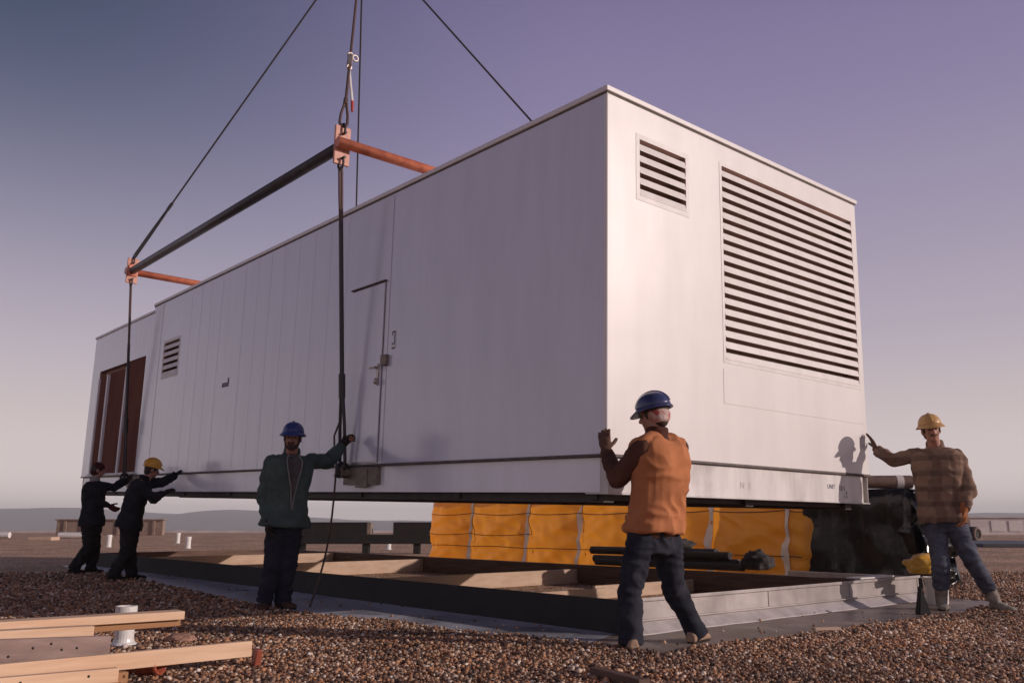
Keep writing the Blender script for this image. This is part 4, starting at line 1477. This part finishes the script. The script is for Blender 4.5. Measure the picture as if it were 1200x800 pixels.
MT['sole'] = cloth('dark_sole', (.03, .025, .022), (.02, .018, .016), 9)
MT['hat_blue'] = surf('blue_hard_hat', (.030, .050, .22), (.022, .036, .16), .30, 5, coat=.3)
MT['hat_navy'] = surf('navy_hard_hat', (.060, .072, .17), (.038, .046, .12), .28, 5, coat=.35)
MT['hat_yellow'] = surf('yellow_hard_hat', (.80, .40, .035), (.66, .31, .025), .35, 5, coat=.2)
MT['hat_dusty'] = surf('dusty_yellow_hard_hat', (.62, .37, .13), (.46, .25, .09), .4, 7)
MT['bandred'] = surf('red_and_white_bandana', (.56, .42, .38), (.42, .10, .075), .9, 13, lo=.40, hi=.50)
MT['eye'] = surf('eye', (.05, .035, .03), (.03, .02, .02), .3, 5)

def plaid():
    m, nt, p = mat_new('brown_plaid_wool')
    tc = N(nt, 'ShaderNodeTexCoord')
    sep = N(nt, 'ShaderNodeSeparateXYZ')
    nt.links.new(tc.outputs['Object'], sep.inputs[0])
    def band(src, period, duty, phase):
        a = N(nt, 'ShaderNodeMath', operation='ADD'); a.inputs[1].default_value = phase
        nt.links.new(src, a.inputs[0])
        b = N(nt, 'ShaderNodeMath', operation='MODULO'); b.inputs[1].default_value = period
        nt.links.new(a.outputs[0], b.inputs[0])
        c = N(nt, 'ShaderNodeMath', operation='LESS_THAN'); c.inputs[1].default_value = period * duty
        nt.links.new(b.outputs[0], c.inputs[0])
        return c.outputs[0]
    add = N(nt, 'ShaderNodeMath', operation='ADD')
    nt.links.new(sep.outputs['X'], add.inputs[0]); 
    my = N(nt, 'ShaderNodeMath', operation='MULTIPLY'); my.inputs[1].default_value = .6
    nt.links.new(sep.outputs['Y'], my.inputs[0]); nt.links.new(my.outputs[0], add.inputs[1])
    cols = [((.26, .165, .115), None, None)]
    cur = None
    base = N(nt, 'ShaderNodeRGB'); base.outputs[0].default_value = (.27, .175, .125, 1)
    cur = base.outputs[0]
    # the cloth hangs in folds: bend the check with a little noise
    nzw = N(nt, 'ShaderNodeTexNoise', Scale=5.0, Detail=2.0)
    nt.links.new(tc.outputs['Object'], nzw.inputs['Vector'])
    def warp(src, amt):
        k_ = N(nt, 'ShaderNodeMath', operation='MULTIPLY'); k_.inputs[1].default_value = amt
        nt.links.new(nzw.outputs['Fac'], k_.inputs[0])
        s_ = N(nt, 'ShaderNodeMath', operation='ADD'); nt.links.new(src, s_.inputs[0]); nt.links.new(k_.outputs[0], s_.inputs[1])
        return s_.outputs[0]
    zz, xx = warp(sep.outputs['Z'], .035), warp(add.outputs[0], .04)
    for src, per, duty, ph, col, fac in ((zz, .15, .45, 5.0, (.075, .05, .042, 1), .48), (xx, .13, .45, 5.0, (.075, .05, .042, 1), .42),
                                         (zz, .15, .12, 5.10, (.36, .25, .18, 1), .3), (xx, .13, .10, 5.10, (.20, .10, .07, 1), .5)):
        bnd = band(src, per, duty, ph)
        f = N(nt, 'ShaderNodeMath', operation='MULTIPLY'); f.inputs[1].default_value = fac
        nt.links.new(bnd, f.inputs[0])
        mx = N(nt, 'ShaderNodeMix', data_type='RGBA')
        nt.links.new(f.outputs[0], mx.inputs[0]); nt.links.new(cur, mx.inputs[6]); mx.inputs[7].default_value = col
        cur = mx.outputs[2]
    nt.links.new(cur, p.inputs['Base Color'])
    p.inputs['Roughness'].default_value = .95
    p.inputs['Specular IOR Level'].default_value = .15
    nb = N(nt, 'ShaderNodeTexNoise', Scale=30.0, Detail=5.0)
    nt.links.new(tc.outputs['Object'], nb.inputs['Vector'])
    b = N(nt, 'ShaderNodeBump', Strength=.6, Distance=.006)
    nt.links.new(nb.outputs['Fac'], b.inputs['Height']); nt.links.new(b.outputs[0], p.inputs['Normal'])
    return m
MT['plaid'] = plaid()

def hand_bm(bm, wrist, fd, pn, thumb, curl=25, k=1.0, r=.0100):
    """palm, four unequal bent fingers and a thumb from the side of the palm"""
    fd = Vector(fd).normalized(); pn = Vector(pn); pn = (pn - fd * pn.dot(fd)).normalized()
    sd = fd.cross(pn).normalized()
    if sd.dot(Vector(thumb)) < 0: sd = -sd
    wrist = Vector(wrist)
    kn = wrist + fd * .092 * k
    loft(bm, [(wrist - fd * .02, sd, pn, .026 * k, .020 * k), (wrist + fd * .015, sd, pn, .031 * k, .019 * k, 2.6), (wrist + fd * .055, sd, pn, .041 * k, .017 * k, 2.8), (kn, sd, pn, .042 * k, .015 * k, 2.8), (kn + fd * .008, sd, pn, .036 * k, .010 * k)])
    for i, (off, ln, fan) in enumerate(((.031, .072, .07), (.0105, .082, .02), (-.0105, .076, -.02), (-.031, .060, -.07))):
        d = (fd + sd * fan).normalized()
        p = kn + sd * off * k - fd * .012 * k
        for q, (seg_, rr) in enumerate(((.46, 1.0), (.32, .93), (.26, .85))):
            a = R(curl * (.6 if q == 0 else 1.0) * (1 + .12 * i))
            d = (d * math.cos(a) + pn * math.sin(a)).normalized()
            e = p + d * ln * seg_ * k * (1.22 if q == 0 else 1)
            capsule(bm, p, e, r * rr * k, r * rr * .93 * k, 10)
            p = e
    d = (fd * .62 + sd * .72 + pn * .25).normalized()
    p = wrist + fd * .028 * k + sd * .026 * k
    e = p + d * .046 * k
    capsule(bm, p, e, r * 1.35 * k, r * 1.15 * k, 10)
    d = (d + fd * .55 + pn * .25).normalized()
    e2 = e + d * .034 * k
    capsule(bm, e, e2, r * 1.12 * k, r * .95 * k, 10)

def torso_rings(P, grow=0.0, t0=-.05, t1=1.0, k=1.0, hemflare=0.0, waist=1.0):
    """elliptical stations up the trunk between pelvis and neck"""
    pel = (P['hipA'] + P['hipB']) / 2
    nk = P['neck']
    sh = (P['shA'] + P['shB']) / 2
    hs = (P['hipB'] - P['hipA']).normalized(); ss_ = (P['shB'] - P['shA']).normalized()
    prof = [(-.14, .150, .115), (0, .165, .122), (.18, .158 * waist, .115 * waist), (.38, .155 * waist, .112 * waist), (.58, .172, .122), (.76, .188, .122), (.88, .178, .108), (.95, .125, .085), (1.02, .068, .066), (1.12, .058, .06)]
    def sample(t):
        for (a, xa, ya), (b, xb, yb) in zip(prof, prof[1:]):
            if a <= t <= b:
                q = (t - a) / (b - a)
                return xa + (xb - xa) * q, ya + (yb - ya) * q
        return (prof[0][1:] if t < prof[0][0] else prof[-1][1:])
    belly = P.get('lean', Vector((0, 0, 0)))
    out = []
    n = 16
    for i in range(n):
        t = t0 + (t1 - t0) * i / (n - 1)
        c = pel.lerp(nk, t) + belly * math.sin(math.pi * min(max(t, 0), 1))
        s = hs.lerp(ss_, min(max(t, 0), 1)).normalized()
        ax = (nk - pel).normalized()
        s = (s - ax * s.dot(ax)).normalized()
        f = s.cross(ax).normalized()
        if f.dot(P['face']) < 0: f = -f
        rx, ry = sample(t)
        g = grow * (1 if t < .92 else .6)
        fl = hemflare * max(0, 1 - (t - t0) / .30)
        out.append((c, s, f, (rx + g + fl) * k, (ry + g + fl) * k, 2.35))
    return out

def person(label, P, wear, group=None):
    for key in list(P):
        if key[-1] in 'AB' and key[:2] in ('sh', 'el', 'wr', 'hi', 'kn', 'an') or key in ('head', 'neck'):
            P[key] = Vector(P[key])
    P['face'] = Vector(P['face']).normalized()
    k = P.get('k', 1.0)
    foot_mid = (P['anA'] + P['anB']) / 2
    root = thing('person', label, 'person', loc=(foot_mid.x, foot_mid.y, 0), group=group)
    hf = Vector(P['hface']).normalized(); hu = Vector(P.get('hup', (0, 0, 1))).normalized()
    hf = (hf - hu * hf.dot(hu)).normalized(); hs = hf.cross(hu).normalized()
    H = P['head']
    # ---- body: one continuous skin under the clothes
    b = bmesh.new()
    loft(b, torso_rings(P, -.012, -.10, 1.0, k))
    capsule(b, P['neck'] - hu * .06, H - hu * .05, .062 * k, .056 * k)
    for s in 'AB':
        capsule(b, P['sh' + s], P['el' + s], .052 * k, .040 * k); capsule(b, P['el' + s], P['wr' + s], .040 * k, .027 * k)
        capsule(b, P['hip' + s], P['kn' + s], .085 * k, .055 * k); capsule(b, P['kn' + s], P['an' + s], .054 * k, .036 * k)
        toe = Vector(P['toe' + s]).normalized()
        capsule(b, P['an' + s] + Vector((0, 0, -.05)) - toe * .02, P['an' + s] + Vector((0, 0, -.058)) + toe * .13, .034, .028)
        hand_bm(b, P['wr' + s], *P['hand' + s], k=k * .97, r=.0095)
    ellipsoid(b, H + hu * .025 - hf * .012, hs, hf, hu, .077 * k, .095 * k, .100 * k)
    ellipsoid(b, H - hu * .035 + hf * .022, hs, hf, hu, .060 * k, .070 * k, .080 * k)
    ellipsoid(b, H - hu * .088 + hf * .056, hs, hf, hu, .030 * k, .028 * k, .024 * k)
    capsule(b, H + hu * .012 + hf * .082, H - hu * .030 + hf * .104, .010 * k, .016 * k)
    ellipsoid(b, H + hu * .030 + hf * .076, hs, hf, hu, .052 * k, .018 * k, .013 * k)
    for q in (-1, 1):
        ellipsoid(b, H + hs * q * .078 * k - hf * .008 - hu * .005, hs, hf, hu, .012, .022, .033)
        ellipsoid(b, H + hs * q * .040 * k - hu * .028 + hf * .060, hs, hf, hu, .022, .022, .020)
    body = fuse(b, .0085, 2)
    link_mesh('body', body, MT['skin'], root, smooth=True)
    # ---- face details
    for q in (-1, 1):
        m = bmesh.new()
        ellipsoid(m, H + hs * q * .032 + hu * .006 + hf * .081, hs, hf, hu, .013, .007, .0065)
        finish('eye', m, MT['eye'], root, smooth=True)
    m = bmesh.new()
    ellipsoid(m, H - hu * .058 + hf * .084, hs, hf, hu, .024, .008, .006)
    finish('mouth', m, MT['maroon'], root, smooth=True)
    if wear.get('beard'):
        m = bmesh.new()
        ellipsoid(m, H - hu * .083 + hf * .050, hs, hf, hu, .050, .045, .038)
        for q in (-1, 1):
            capsule(m, H + hs * q * .066 - hu * .01 + hf * .012, H + hs * q * .045 - hu * .075 + hf * .04, .016, .022)
        capsule(m, H - hu * .046 + hf * .088 - hs * .026, H - hu * .046 + hf * .088 + hs * .026, .010, .010)
        link_mesh('beard', fuse(m, .006, 2, .004, 60), MT['beard'], root, smooth=True)
    if wear.get('moustache'):
        m = bmesh.new()
        for q in (-1, 1):
            capsule(m, H - hu * .040 + hf * .092, H - hu * .050 + hf * .078 + hs * q * .034, .011, .007)
        link_mesh('moustache', fuse(m, .005, 1, .002, 60), MT['beard'], root, smooth=True)
    m = bmesh.new()
    ellipsoid(m, H + hu * .028 - hf * .022, hs, hf, hu, .082 * k, .090 * k, .092 * k)
    ellipsoid(m, H - hu * .035 - hf * .050, hs, hf, hu, .066 * k, .052 * k, .055 * k)
    for q in (-1, 1): ellipsoid(m, H + hs * q * .074 + hu * .01 + hf * .022, hs, hf, hu, .010, .020, .034)
    link_mesh('hair', fuse(m, .007, 2, .004, 50), wear.get('hair', MT['hair']), root, smooth=True)
    # ---- hats
    if wear.get('hat'):
        hm = wear['hat']
        c = H + hu * .056 - hf * .006
        tf = wear.get('hat_tilt', 0)
        hu2 = (hu * math.cos(tf) + hf * math.sin(tf)).normalized(); hf2 = (hf * math.cos(tf) - hu * math.sin(tf)).normalized()
        m = bmesh.new()
        n = 36
        rings = []
        for j in range(11):
            a = R(90 * j / 10.6)
            rr = math.cos(a) ** .85; hh = math.sin(a)
            rings.append([m.verts.new(c + hs * math.cos(2 * math.pi * q / n) * .110 * rr + hf2 * math.sin(2 * math.pi * q / n) * .131 * rr + hu2 * (.116 * hh)) for q in range(n)])
        for a, e in zip(rings, rings[1:]):
            for q in range(n): m.faces.new((a[q], a[(q + 1) % n], e[(q + 1) % n], e[q]))
        m.faces.new(rings[-1])
        inn = [m.verts.new(c + (v.co - c) * .93) for v in rings[0]]
        for q in range(n): m.faces.new((rings[0][(q + 1) % n], rings[0][q], inn[q], inn[(q + 1) % n]))
        inr = [m.verts.new(c + (v.co - c) * .6 + hu2 * .08) for v in rings[0]]
        for q in range(n): m.faces.new((inn[(q + 1) % n], inn[q], inr[q], inr[(q + 1) % n]))
        m.faces.new(inr[::-1])
        hat = finish('hard_hat', m, hm, root, smooth=True)
        m = bmesh.new()
        up_, lo_, up0, lo0 = [], [], [], []
        pk = wear.get('peak', 1.0); rim = wear.get('rim', .022)
        for q in range(n):
            a = 2 * math.pi * q / n
            f = max(0, math.sin(a)) ** 2.5 * .048 * pk + rim
            dirv = hs * math.cos(a) * (.110 + f) + hf2 * math.sin(a) * (.131 + f)
            d0_ = hs * math.cos(a) * .108 + hf2 * math.sin(a) * .129
            drop = hu2 * (-.010 - f * .42)
            up0.append(m.verts.new(c + d0_ + hu2 * .006)); up_.append(m.verts.new(c + dirv + drop))
            lo_.append(m.verts.new(c + dirv + drop - hu2 * .006)); lo0.append(m.verts.new(c + d0_ - hu2 * .004))
        for q in range(n):
            r2 = (q + 1) % n
            m.faces.new((up0[q], up0[r2], up_[r2], up_[q])); m.faces.new((up_[q], up_[r2], lo_[r2], lo_[q])); m.faces.new((lo_[q], lo_[r2], lo0[r2], lo0[q]))
        finish('brim', m, hm, hat, smooth=True)
        m = bmesh.new()
        for off in (0,):
            pts = [c + hs * off + hf2 * math.cos(a) * .132 * (1 - abs(off) * 1.2) + hu2 * (math.sin(a) * .117 * (1 - abs(off) * .9) + .001) for a in np.linspace(R(12), R(168), 18)]
            tube(m, pts, .010, 8)
        finish('ridge', m, hm, hat, smooth=True)
    elif wear.get('cap'):
        m = bmesh.new()
        ellipsoid(m, H + hu * .045 - hf * .010, hs, hf, hu, .092, .106, .098)
        ellipsoid(m, H - hu * .02 - hf * .035, hs, hf, hu, .088, .080, .085)
        link_mesh('knit_cap', fuse(m, .008, 3, .004, 20), wear['cap'], root, smooth=True)
    if wear.get('bandana'):
        m = bmesh.new()
        ellipsoid(m, H + hu * .005 - hf * .026, hs, hf, hu, .094, .100, .056)
        ellipsoid(m, H - hu * .030 - hf * .050, hs, hf, hu, .084, .066, .040)
        link_mesh('bandana', fuse(m, .008, 2, .004, 26), wear['bandana'], root, smooth=True)
    # ---- trousers
    pel = (P['hipA'] + P['hipB']) / 2
    b = bmesh.new()
    loft(b, torso_rings(P, .008, -.13, .22, k))
    tk = P.get('thigh', 1.0)
    for s in 'AB':
        capsule(b, P['hip' + s], P['kn' + s], .102 * k * tk, .078 * k * tk)
        cuff = P['an' + s] + (P['kn' + s] - P['an' + s]).normalized() * P.get('cuff', -.02)
        capsule(b, P['kn' + s], cuff.lerp(P['kn' + s], .25), .079 * k * tk, .070 * k * tk)
        d = (cuff - P['kn' + s]).normalized(); s1, t1 = frame_axes(d)
        loft(b, [(P['kn' + s].lerp(cuff, .55), s1, t1, .072 * k * tk, .072 * k * tk), (P['kn' + s].lerp(cuff, .8), s1, t1, .068 * k * tk, .068 * k * tk), (cuff, s1, t1, .072 * k * tk, .072 * k * tk)])
    link_mesh('trousers', fuse(b, .010, 2, .019, 8.0, (1, 1, 1.9)), wear['trousers'], root, smooth=True)
    # ---- boots
    for s in 'AB':
        toe = Vector(P['toe' + s]).normalized(); sd = toe.cross(Z)
        an = P['an' + s]
        b = bmesh.new()
        shaft = P.get('shaft', .06)
        capsule(b, an + (P['kn' + s] - an).normalized() * shaft, an + Vector((0, 0, -.03)) - toe * .01, P.get('shaft_r', .054), .050)
        g0 = Vector((an.x, an.y, 0))
        st = [(-.085, .030, .055), (-.06, .040, .068), (0, .043, .078), (.07, .050, .062), (.13, .054, .046), (.175, .046, .040), (.205, .026, .028)]
        loft(b, [(g0 + toe * x + Z * (h_ * .5 + .012), sd, Z, w_, h_ * .55, 2.4) for x, w_, h_ in st])
        boot = link_mesh('boot', fuse(b, .008, 3, .004, 14), wear['boots'], root, smooth=True)
        b = bmesh.new()
        outline = [(-.086, .018), (-.07, .032), (0, .037), (.07, .045), (.13, .049), (.18, .041), (.203, .018)]
        lo = [g0 + toe * x + sd * w_ for x, w_ in outline] + [g0 + toe * x - sd * w_ for x, w_ in outline[::-1]]
        v0 = [b.verts.new(p + Z * .002) for p in lo]; v1 = [b.verts.new(p + Z * .026) for p in lo]
        for q in range(len(lo)): b.faces.new((v0[q], v0[(q + 1) % len(lo)], v1[(q + 1) % len(lo)], v1[q]))
        b.faces.new(v0[::-1]); b.faces.new(v1)
        finish('sole', b, MT['sole'], boot)
    # ---- upper clothes
    hem = P.get('hem', -.10)
    def sleeves(b, r0=.072, r1=.060, r2=.048):
        for s in 'AB':
            capsule(b, P['sh' + s], P['el' + s], r0 * k, r1 * k)
            d = (P['wr' + s] - P['el' + s]); Lw = d.length; d.normalize(); s1, t1 = frame_axes(d)
            capsule(b, P['el' + s], P['el' + s] + d * Lw * .3, r1 * k, (r1 * .6 + r2 * .4) * k)
            loft(b, [(P['el' + s] + d * Lw * .2, s1, t1, r1 * .95 * k, r1 * .95 * k), (P['el' + s] + d * Lw * .6, s1, t1, (r1 + r2) * .5 * k, (r1 + r2) * .5 * k), (P['el' + s] + d * (Lw - .005), s1, t1, r2 * k, r2 * k)])
    if wear.get('vest'):
        b = bmesh.new()
        loft(b, torso_rings(P, .012, .02, .96, k)); sleeves(b, .076, .066, .050)
        link_mesh('jacket_sleeves', fuse(b, .010, 3, .010, 9), wear['jacket'], root, smooth=True)
        b = bmesh.new()
        loft(b, torso_rings(P, .042, hem, .95, k, .014))
        for s in 'AB':
            capsule(b, P['neck'] - Z * .045, P['sh' + s].lerp(P['neck'], .16) - Z * .01, .070, .074)
        link_mesh('vest', fuse(b, .010, 2, .024, 5.5, (1, 1, 1.7)), wear['vest'], root, smooth=True)
    else:
        b = bmesh.new()
        loft(b, torso_rings(P, P.get('bulk', .026), hem, .97, k, P.get('flare', .02))); sleeves(b)
        link_mesh('jacket', fuse(b, .010, 2, .019, 7.0, (1, 1, 1.3)), wear['jacket'], root, smooth=True)
    # collar
    b = bmesh.new()
    nkc = P['neck'] + hu * .012
    axn = (P['neck'] - pel).normalized()
    s0 = (P['shB'] - P['shA']).normalized(); s0 = (s0 - axn * s0.dot(axn)).normalized(); f0 = s0.cross(axn)
    if f0.dot(P['face']) < 0: f0 = -f0
    loft(b, [(nkc - axn * .05, s0, f0, .105, .095), (nkc - axn * .01, s0, f0, .086, .080), (nkc + axn * .035 - f0 * .006, s0, f0, .080, .076), (nkc + axn * .052 - f0 * .01, s0, f0, .074, .072)])
    link_mesh('collar', fuse(b, .009, 2, .006, 14), wear.get('collar', wear['jacket']), root, smooth=True)
    # open front: shirt wedge and lining edges
    if wear.get('shirt'):
        rg = torso_rings(P, P.get('bulk', .026) + .020, .22, .99, k, 0)
        def sp(i, th, off):
            c, s, f, rx, ry, pw = rg[i]
            sgn = math.sin(th)
            x = math.copysign(abs(sgn) ** (2 / pw), sgn) * (rx + off); y = abs(math.cos(th)) ** (2 / pw) * (ry + off)
            return c + s * x + f * y
        sh0 = P.get('open', .10)
        b = bmesh.new(); e2 = bmesh.new()
        prev = None
        for i in range(len(rg)):
            q = i / (len(rg) - 1)
            hw = .02 + .30 * q ** 1.5
            row = [b.verts.new(sp(i, sh0 + hw * u, .002)) for u in np.linspace(-1, 1, 7)]
            if prev:
                for z_ in range(6): b.faces.new((prev[z_], prev[z_ + 1], row[z_ + 1], row[z_]))
            prev = row
        bmesh.ops.solidify(b, geom=b.faces[:], thickness=.004)
        finish('shirt', b, wear['shirt'], root, smooth=True)
        for sg in (-1, 1):
            e2 = bmesh.new()
            tube(e2, [sp(i, sh0 + sg * (.024 + .30 * (i / (len(rg) - 1)) ** 1.5), .006) for i in range(len(rg))], .006, 8)
            finish('lining_edge', e2, MT['palelining'], root, smooth=True)
    # gloves
    for s in 'AB':
        gm = wear.get('glove' + s)
        if gm:
            b = bmesh.new()
            hand_bm(b, P['wr' + s], *P['hand' + s], k=k * 1.06, r=.0108)
            d = (P['wr' + s] - P['el' + s]).normalized()
            capsule(b, P['wr' + s] - d * .055, P['wr' + s] + d * .01, .044 * k, .032 * k)
            link_mesh('glove', fuse(b, .0058, 2, .003, 24), gm, root, smooth=True)
    return root

# the man in the tan vest steadying the near corner, seen from behind
person('person seen from behind in a tan canvas vest and navy hard hat', dict(
    head=at(766, 487, 6.20), neck=at(769, 511, 6.20), face=(-.66, .75, 0), hface=(-.86, .48, -.14), hup=(-.10, .03, 1),
    shA=at(752, 525, 6.05), shB=at(794, 525, 6.35), hipA=at(751, 632, 6.12), hipB=at(779, 631, 6.30),
    elA=at(724, 561, 6.20), wrA=at(710, 529, 6.44), handA=((-.06, .22, .97), (.30, .95, -.1), (1, 0, .2), 13),
    elB=at(778, 562, 6.62), wrB=at(757, 545, 6.78), handB=((-.2, .5, .85), (.2, .9, -.4), (-1, 0, 0), 12),
    knA=at(738, 691, 6.08), knB=at(790, 690, 6.36), anA=Vector((.79, 6.06, .085)), anB=Vector((1.295, 6.42, .085)), toeA=(-.12, .99, 0), toeB=(.55, .83, 0), cuff=-.04, lean=Vector((.03, -.02, 0)),
    hem=.075, k=1.03, thigh=.98), dict(trousers=MT['denim'], boots=MT['boot_tan'], jacket=MT['shadesleeve'], vest=MT['tanvest'], collar=MT['corduroy'], hat=MT['hat_navy'], hat_tilt=.10,
                              bandana=MT['bandred'], gloveA=MT['glove'], gloveB=MT['glove'], peak=.9, rim=.012))

# the man in the plaid jacket at the far end of the short side
person('person in a brown plaid jacket and dusty yellow hard hat by the black stack', dict(
    head=at(1091, 504.5, 8.72), neck=at(1096, 523, 8.78), face=(-.28, -.96, 0), hface=(-.22, -.97, -.06), hup=(-.10, 0, 1),
    shA=at(1074, 533, 8.86), shB=at(1121, 535, 8.72), hipA=at(1095, 611, 8.82), hipB=at(1117, 610, 8.74),
    elA=at(1047, 539, 8.98), wrA=at(1027, 527, 9.10), handA=((-.30, .12, .95), (-.95, .25, -.3), (.2, .6, .3), 8),
    elB=at(1136, 576, 8.62), wrB=at(1130, 597, 8.52), handB=((-.12, -.12, -1), (-.9, .3, 0), (-.3, -.9, 0), 34),
    knA=at(1102, 657, 8.70), knB=at(1138, 655, 8.64), anA=Vector((4.20, 8.82, .085)), anB=Vector((4.66, 8.66, .085)), toeA=(-.35, -.93, 0), toeB=(.25, -.97, 0),
    hem=-.02, k=1.05, thigh=.92, shaft=.17, shaft_r=.064, cuff=.13, flare=.012, bulk=.046), dict(trousers=MT['denim_faded'], boots=MT['boot_pale'], jacket=MT['plaid'], hat=MT['hat_dusty'], moustache=True, collar=MT['plaid'],
                              gloveA=MT['glove'], gloveB=MT['glove_or'], rim=.024, peak=.9))

# the man in the green jacket holding the near lower sling
person('person in an open green jacket and blue hard hat gripping the near lower sling', dict(
    head=at(343, 514, 8.78), neck=at(342, 531, 8.86), face=(.22, -.97, 0), hface=(.10, -.99, -.12), hup=(.02, 0, 1),
    shA=at(319, 542, 8.82), shB=at(365, 540, 8.93), hipA=at(323, 616, 8.84), hipB=at(343, 616, 8.90),
    elA=at(309, 584, 8.84), wrA=at(313, 611, 8.70), handA=((.25, -.1, -1), (.9, .3, 0), (.3, -.9, 0), 30),
    elB=at(384, 541, 9.14), wrB=at(401, 522, 9.36), handB=((.55, .35, .72), (.70, -.62, -.2), (-.5, -.5, .5), 48),
    knA=at(319, 664, 8.78), knB=at(337, 664, 8.84), anA=Vector((-2.42, 8.80, .085)), anB=Vector((-2.27, 8.92, .085)), toeA=(.15, -.98, 0), toeB=(.75, -.65, 0),
    hem=.0, flare=.050, k=1.03, open=.12, bulk=.036), dict(trousers=MT['denim'], boots=MT['boot_brown'], jacket=MT['greenjkt'], hat=MT['hat_blue'], shirt=MT['greyshirt'], beard=True,
                              gloveA=MT['glove_dk'], gloveB=MT['glove_dk'], peak=.9))

# two men pushing at the far end
person('person in dark clothes and bright yellow hard hat pushing the housing with both arms', dict(
    head=at(178, 550, 13.22), neck=at(169, 562, 13.18), face=(.93, .36, 0), hface=(.80, .58, -.18), hup=(.22, 0, 1),
    shA=at(164, 570, 12.98), shB=at(171, 567, 13.36), hipA=at(150, 612, 13.06), hipB=at(155, 611, 13.26), lean=Vector((-.02, 0, .03)),
    elA=at(180, 585, 13.06), wrA=at(191, 578, 13.28), handA=((.75, .45, .45), (.5, .7, -.3), (-.3, .2, .9), 16),
    elB=at(191, 565, 13.44), wrB=at(206, 556, 13.55), handB=((.55, .55, .65), (.6, .6, -.3), (-.5, .3, .5), 16),
    knA=at(149, 645, 13.10), knB=at(152, 645, 13.30), anA=Vector((-5.80, 13.05, .085)), anB=Vector((-5.66, 13.34, .085)), toeA=(.85, .5, 0), toeB=(.85, .5, 0),
    hem=-.14, k=1.05, flare=.03, thigh=1.08), dict(trousers=MT['darkpants'], boots=MT['boot_dark'], jacket=MT['darkjkt'], hat=MT['hat_yellow'], gloveA=MT['glove_dk'], gloveB=MT['glove_dk'], rim=.012))
person('person in dark clothes and a maroon knit cap beside the brown boarded opening', dict(
    head=at(115, 551, 14.88), neck=at(111, 563, 14.85), face=(.88, .46, 0), hface=(.85, .45, -.2), hup=(.12, 0, 1),
    shA=at(104, 571, 14.65), shB=at(114, 569, 15.02), hipA=at(105, 612, 14.75), hipB=at(110, 611, 14.95),
    elA=at(118, 588, 14.72), wrA=at(127, 592, 14.9), handA=((.8, .3, -.5), (.3, .8, 0), (.2, -.5, .8), 25),
    elB=at(133, 571, 15.18), wrB=at(148, 562, 15.36), handB=((.5, .6, .6), (.6, .6, -.3), (-.5, .3, .5), 16),
    knA=at(105, 640, 14.80), knB=at(110, 640, 14.98), anA=Vector((-7.22, 14.75, .085)), anB=Vector((-7.08, 15.05, .085)), toeA=(.85, .5, 0), toeB=(.85, .5, 0),
    hem=-.08, k=1.12, flare=.03, thigh=1.12), dict(trousers=MT['darkpants'], boots=MT['boot_dark'], jacket=MT['darkjkt'], cap=MT['maroondk'], collar=MT['palelining'], gloveA=MT['maroon'], gloveB=MT['glove_dk']))
